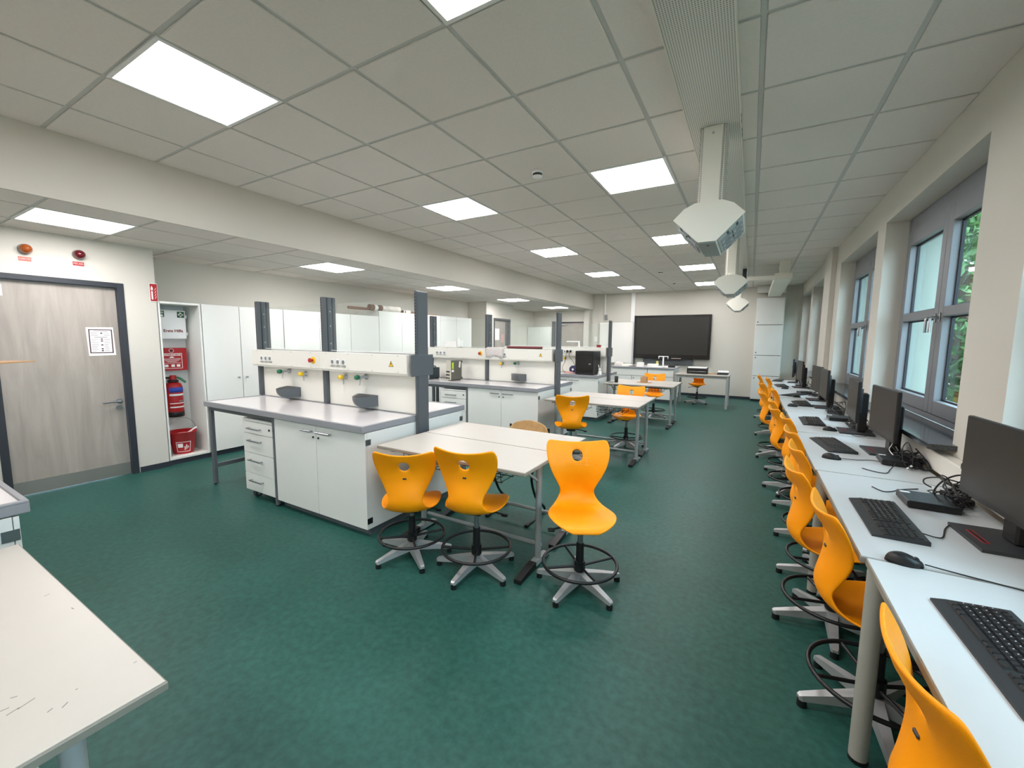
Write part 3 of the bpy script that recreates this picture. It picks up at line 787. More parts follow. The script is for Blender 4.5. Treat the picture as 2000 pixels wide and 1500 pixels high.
# plywood chair behind the first tables
t = thing('school_chair', 'beech plywood school chair showing only its back above the first tables', 'chair', (-1.67, 3.02, 0), R(180))
bk = MB(); N = 12; vs = []
for i in range(N + 1):
    u = -1 + 2 * i / N; top = .785 - .045 * u * u - .05 * max(0, abs(u) - .75) ** 1.5 * 4; y = -.20 + .035 * u * u
    vs += [(u * .19, y, .60), (u * .19, y - .012, .60), (u * .19, y - .022, top), (u * .19, y - .034, top)]
fs = []
for i in range(N):
    a, b = i * 4, i * 4 + 4
    fs += [(a, b, b + 2, a + 2), (a + 1, a + 3, b + 3, b + 1), (a + 2, b + 2, b + 3, a + 3), (a, a + 1, b + 1, b)]
fs += [(0, 2, 3, 1), (N * 4, N * 4 + 1, N * 4 + 3, N * 4 + 2)]
obj('backrest', bk.add(vs, fs), M_BEECH, t)
obj('seat', MB().box(-.19, .19, -.19, .19, .44, .455, c=.006), M_BEECH, t)
for s in (-1, 1):
    obj('frame', MB().tube(smooth_curve([(s * .19, -.20, .74), (s * .19, -.20, .46), (s * .19, .10, .43), (s * .18, .02, .20), (s * .19, -.15, .02), (s * .19, .2, .012)], 5), .011, 8), M_BLACK, t)
    obj('foot', box(s * .19 - .014, s * .19 + .014, .16, .2, 0, .02), M_BLACK, t)

# ------------------------------------------------------------------ computer desks along the windows
def desk(y0, y1, x0, label):
    t = thing('computer_desk', label, 'desk', group='white computer desks under the windows')
    x1 = .972
    obj('desk_top', box(x0, x1, y0 + .002, y1 - .002, .718, .742, c=.002), M_TEDGE, t)
    obj('laminate', box(x0 + .003, x1 - .003, y0 + .005, y1 - .005, .7415, .745), M_DESK, t)
    for y in (y1 - .042,) if y0 > .7 else (y0 + .042, y1 - .042):
        for x in (x0 + .026, x1 - .04):
            l = obj('leg', MB().cyl((x, y, .012), (x, y, .718), .028, n=18), M_DLEG, t)
            obj('foot_cap', MB().cyl((x, y, 0), (x, y, .014), .030, n=16), M_BLACK, l)
    obj('rail', box(x0 + .06, x0 + .085, y0 + .05, y1 - .05, .668, .717), M_DLEG, t)
    obj('rail', box(x1 - .09, x1 - .065, y0 + .05, y1 - .05, .668, .717), M_DLEG, t)
    return t
DK = [(.60, 1.838, .400), (1.842, 2.992, .386), (2.996, 4.226, .380), (4.232, 5.445, .388), (5.450, 6.825, .382), (6.830, 8.30, .376), (8.305, 9.97, .366)]
for i, (a, b, x) in enumerate(DK): desk(a, b, x, 'white computer desk below the windows, %s from the camera' % ('nearest' if i == 0 else 'farthest' if i == 6 else NTH[i]))
ZD = .745
# monitors: local +x is the back, the screen looks to -x
def monitor():
    t = thing('monitor', '', 'monitor', group='black flat monitors on the computer desks')
    obj('bezel', MB().box(0, .022, -.272, .272, .118, .452, c=.004), M_BLACK, t)
    obj('screen', box(-.0012, .001, -.264, .264, .142, .446), M_MONI, t)
    obj('back_shell', box(.02, .050, -.17, .17, .18, .40, c=.012), M_BLACK, t)
    obj('stand_column', MB().box(.045, .105, -.045, .045, .012, .34, c=.008), M_BLACK, t)
    b = obj('base_plate', MB().prism([(-.075, -.13), (.155, -.13), (.155, .13), (-.075, .13)], 'z', 0, .013), M_DGREY, t)
    rr = MB()
    for y in (-.062, .062): rr.box(-.045, -.028, y - .0015, y + .0015, .0125, .0145)
    for x in (-.045, -.028): rr.box(x - .0015, x + .0015, -.062, .062, .0125, .0145)
    obj('red_line', rr, M_RED, b); obj('slot', box(-.043, -.030, -.060, .060, .0125, .0138), M_BLACK, b)
    return t
MO = [(.845, 2.235, 3), (.815, 3.72, 2), (.775, 4.46, -3), (.765, 5.98, 0), (.775, 6.72, 4), (.74, 8.45, 3), (.735, 9.45, -8)]
pm = monitor()
MLB = ['nearest monitor, cut by the right edge of the picture', 'black monitor below the big near window', 'black monitor just left of the pier between the first windows', 'black monitor near the pilaster, fourth along the desks', 'black monitor fifth along the desks', 'black monitor sixth along the desks', 'farthest monitor, seen edge-on by the cupboard tower']
for i, (x, y, a) in enumerate(MO):
    o = pm if i == 0 else copy_tree(pm); o.location = (x, y, ZD); o.rotation_euler = (0, 0, R(a)); o['label'] = MLB[i]
# keyboards: long side along local y, space bar towards -x
def keyboard():
    t = thing('keyboard', '', 'keyboard', group='black keyboards on the computer desks')
    vs = []
    L = .225
    prof = [(-.085, 0), (-.085, .006), (-.05, .012), (.08, .020), (.085, .016), (.085, 0)]
    obj('case', MB().prism([(p[0], p[1]) for p in prof], 'y', -L, L), M_KEYB, t)
    sl = (.020 - .012) / .13
    kk = MB()
    km = {}
    for r_ in range(6):
        x0 = .066 - r_ * .0195 - (0 if r_ == 0 else .003)
        z0 = .012 + (x0 + .05) * sl
        cols = [(-.215 + k * .0192, .0172) for k in range(15)] + [(.083 + k * .0192, .0172) for k in range(3)] + [(.148 + k * .0185, .0165) for k in range(4)]
        if r_ == 5: cols = [(-.215, .024), (-.188, .020), (-.165, .020), (-.142, .112), (-.027, .020), (-.004, .020), (.019, .020), (.042, .026), (.083, .0172), (.1022, .0172), (.1214, .0172), (.148, .035), (.185, .0165), (.2035, .0165)]
        for (c, wd) in cols:
            # local y runs opposite to the reading direction seen from the chair
            y1 = -c; y0 = -(c + wd)
            b = .0022
            kk.add([(x0 - .0165, y0, z0 - .001), (x0, y0, z0), (x0, y1, z0), (x0 - .0165, y1, z0 - .001),
                    (x0 - .0165 + b, y0 + b, z0 + .0045), (x0 - b, y0 + b, z0 + .0055), (x0 - b, y1 - b, z0 + .0055), (x0 - .0165 + b, y1 - b, z0 + .0045)],
                   [(4, 5, 6, 7), (0, 1, 5, 4), (1, 2, 6, 5), (2, 3, 7, 6), (3, 0, 4, 7)])
    obj('keys', kk, M_KEY, t)['kind'] = 'stuff'
    lg = MB()
    for r_ in range(1, 5):
        for k in range(13):
            x0 = .066 - r_ * .0195 - .003 - .006; y = .215 - k * .0192 - .007; z = .012 + (x0 + .05) * sl + .0058
            lg.box(x0 - .0014, x0 + .0014, y - .001, y + .001, z - .001, z + .0003)
    obj('key_print', lg, M_WCABLE, t)['kind'] = 'stuff'
    return t
pk = keyboard()
KB = [(.60, 1.40, 2, 'black keyboard at the right edge of the picture, nearest the camera'), (.545, 2.285, 0, 'black keyboard in front of the nearest mini computer'), (.565, 3.77, 8, 'black keyboard with a mouse touching it, third desk'),
      (.55, 4.83, 0, 'black keyboard on the fourth desk from the camera'), (.59, 6.18, 2, 'black keyboard with the mouse on its left, fifth desk'), (.58, 7.20, -30, 'black keyboard lying askew on the sixth desk'), (.505, 8.58, 4, 'black keyboard beside the pilaster, far desk'), (.51, 9.75, -8, 'farthest black keyboard by the cupboard tower')]
for i, (x, y, a, lb) in enumerate(KB):
    o = pk if i == 0 else copy_tree(pk); o.location = (x, y, ZD); o.rotation_euler = (0, 0, R(a)); o['label'] = lb
def mouse():
    t = thing('mouse', '', 'mouse', group='black mice on the computer desks')
    mb = MB(); n = 14; m = 7; vs = []
    for j in range(m + 1):
        ph = PI / 2 * j / m
        for i in range(n):
            th = 2 * PI * i / n; r_ = math.cos(ph) ** .55
            x = .052 * math.cos(th) * r_; y = .030 * math.sin(th) * r_ * (1 + .12 * math.cos(th)); z = .036 * math.sin(ph) ** .9 * (1 - .30 * max(0, math.cos(th)))
            vs.append((x, y, z))
    fs = [(j * n + i, j * n + (i + 1) % n, (j + 1) * n + (i + 1) % n, (j + 1) * n + i) for j in range(m) for i in range(n)] + [tuple(range(n))[::-1]]
    mb.add(vs, fs, True); obj('body', mb, M_BLACK, t)
    obj('wheel', MB().cyl((.030, -.004, .022), (.030, .004, .022), .008, n=10), M_DGREY, t)
    return t
pmz = mouse()
MS = [(.505, 1.855, 0, 'black mouse on the seam between the two nearest desks'), (.505, 3.345, -5, 'black mouse on the third desk, touching its keyboard'), (.64, 4.43, 0, 'black mouse in front of the third monitor'), (.475, 5.88, 0, 'black mouse beside the keyboard on the fifth desk'), (.53, 8.08, 10, 'black mouse at the far desk near the pilaster'), (.60, 6.93, 30, 'black mouse on the sixth desk')]
for i, (x, y, a, lb) in enumerate(MS):
    o = pmz if i == 0 else copy_tree(pmz); o.location = (x, y, ZD); o.rotation_euler = (0, 0, R(a)); o['label'] = lb
def cord(name, pts, r, label, cat, m=M_CABLE, group=None, k=6):
    return tag(obj(name, MB().tube(smooth_curve(pts, k), r, 6), m), label, cat, group)
zc = ZD + .004
cord('mouse_cable', [(.558, 1.855, zc + .006), (.64, 1.85, zc), (.74, 1.83, zc), (.86, 1.80, zc), (.95, 1.78, zc)], .0022, 'thin black mouse cable running along the nearest desk seam', 'cable')
cord('keyboard_cable', [(.686, 1.30, zc + .008), (.72, 1.42, zc), (.70, 1.52, zc), (.74, 1.56, zc), (.84, 1.46, zc), (.95, 1.35, zc)], .0025, 'black cable looping behind the keyboard at the picture edge', 'cable')
cord('keyboard_cable', [(.632, 2.16, zc + .008), (.69, 2.17, zc), (.74, 2.30, zc), (.80, 2.38, zc), (.90, 2.35, zc)], .0025, 'black cable from the keyboard in front of the nearest mini computer', 'cable')
cord('mouse_cable', [(.555, 3.34, zc + .006), (.64, 3.38, zc), (.72, 3.42, zc), (.80, 3.40, zc), (.88, 3.44, zc)], .0022, 'black mouse cable on the third desk', 'cable')
cord('mouse_cable', [(.69, 4.43, zc + .006), (.76, 4.36, zc), (.78, 4.26, zc), (.84, 4.27, zc), (.88, 4.34, zc)], .0022, 'black mouse cable in front of the third monitor', 'cable')
# mini computers
def mini_pc():
    t = thing('mini_computer', '', 'computer', group='flat black mini computers')
    obj('case', box(-.09, .09, -.09, .09, .004, .036, c=.003), M_BLACK, t)
    obj('front', box(-.0925, -.089, -.086, .086, .007, .033), M_DGREY, t)
    obj('sticker', box(-.086, -.05, .045, .068, .0358, .0364), M_WCABLE, t)
    return t
pp = mini_pc()
for i, (x, y, a, lb) in enumerate([(.765, 2.60, 0, 'flat black mini computer beside the nearest monitor'), (.85, 3.42, -3, 'flat black mini computer on the third desk below the big window'), (.80, 5.08, 0, 'flat black mini computer on the fourth desk'), (.75, 7.45, 12, 'flat black mini computer on the sixth desk')]):
    o = pp if i == 0 else copy_tree(pp); o.location = (x, y, ZD); o.rotation_euler = (0, 0, R(a)); o['label'] = lb
# cable tangles
def tangle(cx, cy, sx, sy, n, seed, label, top=.10):
    rnd = random.Random(seed); mb = MB(); wl = MB()
    for k in range(n):
        pts = []; ox = cx + rnd.uniform(-sx, sx) * .55; oy = cy + rnd.uniform(-sy, sy) * .6; a = rnd.uniform(0, 2 * PI)
        ra = rnd.uniform(.25, .5) * sx * 1.3; rb = rnd.uniform(.3, .7) * sy; yaw = rnd.uniform(-.5, .5); tilt = rnd.uniform(0, 1) ** 2 * top
        for j in range(rnd.randint(7, 13)):
            a += rnd.uniform(.5, .85); u = ra * math.cos(a) * rnd.uniform(.85, 1.1); v = rb * math.sin(a) * rnd.uniform(.85, 1.1)
            pts.append((min(cx + sx, max(cx - sx, ox + u * math.cos(yaw) - v * math.sin(yaw))), min(cy + sy, max(cy - sy, oy + u * math.sin(yaw) + v * math.cos(yaw))), ZD + .006 + tilt * (.5 + .5 * math.sin(a + k)) + rnd.random() * .012))
        mb.tube(smooth_curve(pts, 5), rnd.choice((.0028, .0035, .0042)), 5)
        if k % 4 == 0:
            p = Vector(pts[2]); q = Vector(pts[3]); d = (q - p).normalized() * .016; mid = (p + q) / 2
            wl.cyl(mid - d, mid + d, .006, n=6)
    o = thing('cable_tangle', label, 'cables', (0, 0, 0), group='tangled cables behind the monitors')
    o.location = (cx, cy, ZD)
    a_ = obj('cables', mb, M_CABLE, o, (-cx, -cy, -ZD)); a_['kind'] = 'stuff'
    if wl.v: obj('cable_labels', wl, M_WCABLE, o, (-cx, -cy, -ZD))['kind'] = 'stuff'
    obj('power_brick', box(-.03, .03, -.06, .06, .0, .032, c=.006), M_BLACK, o, (.02, 0, 0), (0, 0, .4))
tangle(.88, 2.72, .085, .20, 20, 3, 'heap of black cables behind the nearest mini computer', .13)
tangle(.895, 3.46, .07, .22, 16, 4, 'black cables around the second monitor stand', .15)
tangle(.88, 4.72, .08, .25, 14, 5, 'black cables behind the third monitor', .12)
tangle(.84, 5.55, .09, .22, 16, 6, 'black cables with white tags between third and fourth monitors', .14)
tangle(.85, 7.25, .09, .25, 14, 8, 'black cables on the sixth desk', .12)
tangle(.82, 8.85, .10, .30, 12, 9, 'black cables at the far end of the desks', .10)
cord('white_cable', [(.86, 3.66, ZD + .20), (.855, 3.60, ZD + .16), (.85, 3.57, ZD + .10), (.845, 3.60, ZD + .05), (.86, 3.52, ZD + .02)], .003, 'white cable hanging down the second monitor stand', 'cable', M_WCABLE)
cord('loose_plug', [(.60, 2.78, zc), (.63, 2.72, zc), (.67, 2.74, zc), (.72, 2.80, zc), (.80, 2.86, zc)], .0028, 'loose black cable end lying left of the nearest mini computer', 'cable')
cord('loose_plug', [(.63, 3.17, zc), (.68, 3.12, zc), (.73, 3.12, zc), (.77, 3.22, zc), (.82, 3.33, zc + .02)], .0028, 'loose black cable end in front of the second mini computer', 'cable')

# ------------------------------------------------------------------ tall cupboards on the door side
XC = -5.80
def cupboard(y0, y1, doors, z1, label, knob_at=None):
    t = thing('tall_cupboard', label, 'cupboard', (XC, (y0 + y1) / 2, 0), group='white tall cupboards along the left wall')
    c = (y0 + y1) / 2
    obj('body', box(-.575, -.02, y0 - c, y1 - c, .06, z1, c=.002), M_WHITE, t)
    obj('gap_shade_sheet', box(-.0195, -.0182, y0 - c + .004, y1 - c - .004, .07, z1 - .006), M_POSTD, t)  # dark sheet imitates shade in the door seams
    obj('plinth', box(-.575, -.03, y0 - c, y1 - c, 0, .06), M_BASE, t)
    for i, (a, b) in enumerate(doors):
        d = obj('door', box(-.018, 0, a - c + .0035, b - c - .0035, .064, z1 - .003, c=.0015), M_WHITE, t)
        ky = (b - c - .05) if i % 2 == 0 else (a - c + .05)
        obj('knob', MB().lathe((0, ky, .985), [(.010, 0), (.007, .012), (.014, .022), (.010, .028), (0, .029)], 12, 'x'), M_CHROME, d)
    return t
cupboard(2.51, 3.525, [(2.51, 2.94), (2.94, 3.525)], 1.902, 'white low-topped cupboard right beside the first-aid niche')
cupboard(3.53, 4.675, [(3.53, 4.097), (4.097, 4.675)], 1.902, 'white two-door cupboard seen through the first glass pane')
cupboard(4.68, 5.283, [(4.68, 5.283)], 1.902, 'white single-door cupboard against the taller ones')
cupboard(5.288, 6.41, [(5.288, 5.851), (5.851, 6.41)], 2.003, 'taller white cupboard carrying the paper rolls')
cupboard(6.415, 7.548, [(6.415, 6.986), (6.986, 7.548)], 2.003, 'taller white cupboard, middle of the tall ones')
cupboard(7.552, 8.128, [(7.552, 8.128)], 2.003, 'taller white cupboard at the end before the wall block')
# open niche
t = thing('open_niche_cupboard', 'open white niche cupboard holding the first-aid and fire equipment', 'cupboard', (XC, 2.295, 0))
mb = MB(); mb.box(-.575, 0, -.208, -.190, .06, 1.902, c=.001); mb.box(-.575, 0, .190, .208, .06, 1.902, c=.001); mb.box(-.575, 0, -.19, .19, 1.878, 1.902, c=.001); mb.box(-.575, 0, -.19, .19, .06, .085, c=.001); mb.box(-.42, -.40, -.19, .19, .085, 1.878)
obj('carcass', mb, M_WHITE, t); obj('plinth', box(-.575, -.012, -.208, .208, 0, .06), M_BASE, t)
XNB = XC - .40
# first-aid box
t = thing('first_aid_box', 'white first-aid box with green cross high in the niche', 'first-aid box', (XNB, 2.29, 1.478))
obj('body', box(0, .125, -.17, .155, 0, .342, c=.004), M_WCABLE, t); dr = obj('lid', box(.125, .148, -.172, .157, -.002, .344, c=.008), M_WCABLE, t)
def cross_sign(y, z, s, par, x):
    p = obj('sign', box(x, x + .001, y - s / 2, y + s / 2, z - s / 2, z + s / 2), M_GREENS, par)
    k = s * .13; l = s * .36
    obj('white_cross', MB().box(x + .001, x + .0018, y - k, y + k, z - l, z + l).box(x + .001, x + .0018, y - l, y + l, z - k, z + k), M_PAPER, p)
cross_sign(.105, .292, .072, dr, .148)
p = obj('sign', box(.148, .149, -.140, -.058, .258, .330), M_GREENS, dr)
obj('pictogram', MB().box(.149, .1498, -.136, -.104, .29, .326).box(.149, .1498, -.088, -.078, .296, .326).box(.149, .1498, -.098, -.068, .306, .316).box(.149, .1498, -.092, -.072, .264, .284), M_PAPER, p)
obj('lettering', text_mesh('Erste Hilfe', .046, bold=.0014), mat('text_red', (120, 25, 35), 0.6), dr, (.1485, .02, .095), ROT_PX)
obj('key_lock', MB().cyl((.148, -.12, .215), (.158, -.12, .215), .011, n=12), M_CHROME, dr)
for z in (.06, .27): obj('hinge', box(.11, .150, .155, .166, z - .02, z + .02, c=.003), M_WCABLE, t)
# fire-blanket box
t = thing('fire_blanket_box', 'red fire-blanket box below the first-aid box', 'fire blanket', (XNB, 2.295, 1.093))
b = obj('case', box(0, .12, -.155, .147, 0, .274, c=.004), M_RED, t)
fr = MB()
for a in ((-.115, .095, .025, .030), (-.115, .095, .205, .210)): fr.box(.12, .1208, a[0], a[1], a[2], a[3])
for a in ((-.115, -.110), (.090, .095)): fr.box(.12, .1208, a[0], a[1], .025, .21)
obj('printed_frame', fr, M_PAPER, b)
obj('lettering', text_mesh('LÖSCHDECKE', .029, bold=.0008), M_PAPER, b, (.1203, -.01, .188), ROT_PX)
ln = MB()
for z, w_ in ((.145, .09), (.132, .085), (.119, .07), (.107, .05), (.092, .09)): ln.box(.12, .1206, -.01 - w_, -.01 + w_, z - .0018, z + .0018)
ln.prism([(-.035, .155), (.015, .155), (.005, .170), (-.012, .173), (-.028, .166)], 'x', .12, .1206)
for y in (-.085, -.02, .035): ln.box(.12, .1206, y, y + .035, .045, .075)
obj('printed_lines', ln, M_PAPER, b)['kind'] = 'stuff'
obj('emblem_ring', MB().ring((.1205, -.01, .243), .023, .0018, 20, 5, 'x'), M_PAPER, b); obj('emblem', MB().cyl((.12, -.01, .243), (.1206, -.01, .243), .014, n=12), M_INK, b)
# extinguisher
t = thing('fire_extinguisher', 'red fire extinguisher hanging in the middle of the niche', 'extinguisher', (XNB + .10, 2.287, .525))
obj('cylinder', MB().lathe((0, 0, 0), [(.085, .05), (.087, .06), (.087, .37), (.075, .405), (.045, .425), (.03, .43)], 28), M_RED, t)
obj('base_ring', MB().lathe((0, 0, 0), [(.080, 0), (.089, .006), (.089, .062), (.086, .066)], 28), M_BLACK, t)
obj('collar', MB().lathe((0, 0, 0), [(.05, .425), (.055, .43), (.055, .45), (.04, .458)], 20), M_BLACK, t)
obj('valve_head', MB().lathe((0, 0, 0), [(.036, .455), (.036, .50), (.03, .508), (0, .508)], 18), M_RED, t)
obj('hose', MB().tube(smooth_curve([(.0, -.03, .48), (.02, -.09, .482), (.01, -.125, .46), (0, -.125, .30), (0, -.122, .12)], 6), .011, 8), M_BLACK, t)
obj('nozzle_grip', MB().tube([(.03, .03, .485), (.06, .06, .465), (.075, .10, .42)], .013, 8), M_TAPG, t)
obj('bracket', box(-.10, -.082, -.03, .03, .1, .4), M_BLACK, t)
def band(name, z0, z1, m, a0=-.9, a1=1.25, r_=.0885):
    vs = []; n = 14
    for i in range(n + 1):
        a = a0 + (a1 - a0) * i / n
        vs += [(r_ * math.cos(a), r_ * math.sin(a), z0), (r_ * math.cos(a), r_ * math.sin(a), z1), (.086 * math.cos(a), .086 * math.sin(a), z0), (.086 * math.cos(a), .086 * math.sin(a), z1)]
    fs = []
    for i in range(n):
        k = i * 4; fs += [(k, k + 4, k + 5, k + 1), (k + 1, k + 5, k + 7, k + 3), (k, k + 2, k + 6, k + 4)]
    return obj(name, MB().add(vs, fs, True), m, t)
band('label_blue', .305, .365, M_BLUE); band('label_white', .262, .285, M_PAPER); band('label_white', .165, .176, M_PAPER); band('label_white', .115, .132, M_PAPER); band('label_grey', .185, .205, M_GREY, .15, .7)
# bucket
t = thing('sand_bucket', 'red fire bucket with wire handle on the niche floor', 'bucket', (XC - .19, 2.30, .085))
obj('pail', MB().lathe((0, 0, 0), [(.098, 0), (.100, .004), (.142, .262), (.148, .266), (.148, .272), (.139, .272), (.096, .02), (0, .02)], 28), M_RED, t)
obj('sand', MB().lathe((0, 0, 0), [(.133, .225), (.08, .238), (0, .242)], 20), mat('pale_sand', (225, 205, 195), 0.9), t)
obj('wire_handle', MB().tube([(0, -.145 * math.cos(PI * i / 14), .262 + .175 * math.sin(PI * i / 14)) for i in range(15)], .0035, 6), M_CHROME, t)
obj('scoop', MB().tube([(.06, .02, .24), (.05, .10, .285), (.045, .135, .30)], .010, 8), M_PAPER, t)
def bsign(z0, z1, a0, a1, m, name, off=.0015):
    vs = []; n = 8
    for i in range(n + 1):
        a = a0 + (a1 - a0) * i / n
        for z in (z0, z1):
            r_ = .100 + (.142 - .100) * z / .262 + off; vs.append((r_ * math.cos(a), r_ * math.sin(a), z))
    obj(name, MB().add(vs, [(2 * i, 2 * i + 2, 2 * i + 3, 2 * i + 1) for i in range(n)], True), m, t)
bsign(.03, .155, -.95, .25, M_PAPER, 'sign_border'); bsign(.036, .149, -.90, .20, M_RED, 'sign_face', .002); bsign(.085, .135, -.82, -.40, M_PAPER, 'sign_helmet', .0026)
for k in range(3): bsign(.05 + k * .012, .12 - abs(k - 1) * .02, -.28 + k * .14, -.20 + k * .14, M_PAPER, 'sign_flame', .0026)
# flag sign at the wall corner
t = thing('extinguisher_sign', 'small red extinguisher sign at the wall corner', 'sign', (XD + .004, 2.053, 1.988))
obj('plate', box(0, .004, -.036, .036, -.10, .10, c=.001), M_PAPER, t); obj('red_face', box(.004, .005, -.032, .032, -.094, .094), M_RED, t)
pg = MB(); pg.box(.005, .0056, -.022, -.008, -.075, .015); pg.prism([(-.024, .025), (-.006, .025), (-.006, .05), (-.015, .075), (-.024, .05)], 'x', .005, .0056)
for k in range(4): pg.prism([(.006, -.07 + k * .03), (.014, -.06 + k * .03), (.024, -.035 + k * .03), (.016, -.045 + k * .03)], 'x', .005, .0056)
obj('pictogram', pg, M_PAPER, t)
# alarm lamps and their labels
for y, z, m, lb, s_, lm, wd in ((1.132, 2.284, M_AMBER, 'amber alarm lamp above the entrance door', 'AMOK', M_OLBL, 'orange'), (1.482, 2.296, M_DRED, 'dark red alarm lamp above the entrance door', 'FEUER', M_RED, 'red')):
    t = thing('alarm_lamp', lb, 'alarm lamp', (XD, y, z))
    obj('base', MB().lathe((0, 0, 0), [(.046, 0), (.046, .018), (.042, .022)], 24, 'x'), M_GREY, t)
    obj('dome', MB().lathe((0, 0, 0), [(.044, .020), (.043, .040), (.038, .060), (.026, .076), (.012, .083), (0, .085)], 24, 'x'), m, t)
    t = thing('alarm_label', 'small %s label under the %s lamp reading %s' % (wd, 'amber' if wd == 'orange' else 'dark red', s_), 'label', (XD, y - .006, z - .088))
    obj('plate', box(0, .002, -.040, .040, -.019, .019), lm, t)
    obj('lettering', text_mesh(s_, .026, bold=.0006), mat('pale_pink_print', (222, 160, 158), 0.6), t, (.0022, 0, 0), ROT_PX)
# sheets on the door
XLF = XD - .035
t = thing('notice_sheet', 'printed notice with dark red frame taped to the entrance door', 'notice', (XLF + .001, 1.597, 1.447))
obj('paper', box(0, .0012, -.104, .104, -.145, .145), M_PAPER, t, (0, 0, 0), (R(1.5), 0, 0))
fr = MB()
for a in ((-.090, .090, .116, .125), (-.090, .090, -.120, -.111)): fr.box(.0012, .002, *a)
for a in ((-.090, -.081), (.081, .090)): fr.box(.0012, .002, a[0], a[1], -.120, .125)
obj('frame_print', fr, M_INK, t)
ln = MB(); rnd = random.Random(5)
for k in range(11):
    z = .105 - k * .020
    if k in (0, 3): ln.box(.0012, .0019, -.05, .05, z - .002, z + .002); continue
    ln.box(.0012, .0019, -.076, -.076 + rnd.uniform(.035, .06), z - .0015, z + .0015); ln.box(.0012, .0019, .022, .022 + rnd.uniform(.03, .052), z - .0015, z + .0015)
    if k in (1, 4, 5, 7, 9, 10): ln.box(.0012, .0020, -.002, .014, z - .006, z + .006)
obj('printed_lines', ln, M_INK, t)['kind'] = 'stuff'
tag(obj('paper_note', box(0, .001, -.06, .02, -.05, .05), M_PAPER, None, (XLF + .001, .955, 1.905)), 'white paper note at the upper left of the entrance door', 'note')
XS = -5.845
for y, z, hw, hh, m, lb in ((9.35, 1.65, .11, .15, M_PAPER, 'white paper sheet on the far door'), (9.62, 1.55, .06, .11, mat('pale_red_paper', (205, 160, 155), 0.8), 'small reddish notice beside the sheet on the far door')):
    tag(obj('door_sheet', box(0, .001, -hw, hw, -hh, hh), m, None, (XS + .001, y, z)), lb, 'notice')
# rolls on the tall cupboards
def roll(name, x, y0, y1, r_, lb, m, wrap=False):
    t = thing(name, lb, 'paper roll', (x, (y0 + y1) / 2, 2.004 + r_)); h = (y1 - y0) / 2
    mb = MB(); n = 18; vs = []
    for y, rr in ((-h, r_), (h, r_), (h, r_ * .82), (-h, r_ * .82)):
        for i in range(n): vs.append((rr * math.cos(2 * PI * i / n), y, rr * math.sin(2 * PI * i / n)))
    mb.add(vs, [(q * n + i, q * n + (i + 1) % n, ((q + 1) % 4) * n + (i + 1) % n, ((q + 1) % 4) * n + i) for q in range(4) for i in range(n)], True)
    obj('tube', mb, m, t)
    if wrap:
        obj('white_wrap', MB().cyl((0, -h * .75, 0), (0, -h * .55, 0), r_ + .001, n=18, caps=False), M_PAPER, t)
        obj('printed_wrap', MB().cyl((0, -h * .25, 0), (0, h * .97, 0), r_ + .001, n=18, caps=False), mat('printed_map_paper', (222, 214, 206), 0.7, var=0.25, vscale=9), t)
roll('map_roll', -5.93, 4.74, 6.3, .024, 'thin brown roll sticking out over the lower cupboards', M_BROWN)
roll('map_roll', -5.865, 5.13, 5.86, .052, 'thick paper roll with printed wrap on the tall cupboard', M_BROWN, True)
roll('map_roll', -5.87, 5.93, 6.14, .026, 'short small roll right of the thick paper roll', M_BROWN, True)
tag(obj('folded_cardboard', box(-.14, .14, -.32, .32, 0, .014, c=.003), M_CARD, None, (-5.96, 6.56, 2.004)), 'flat folded cardboard on top of the tall cupboard', 'cardboard')

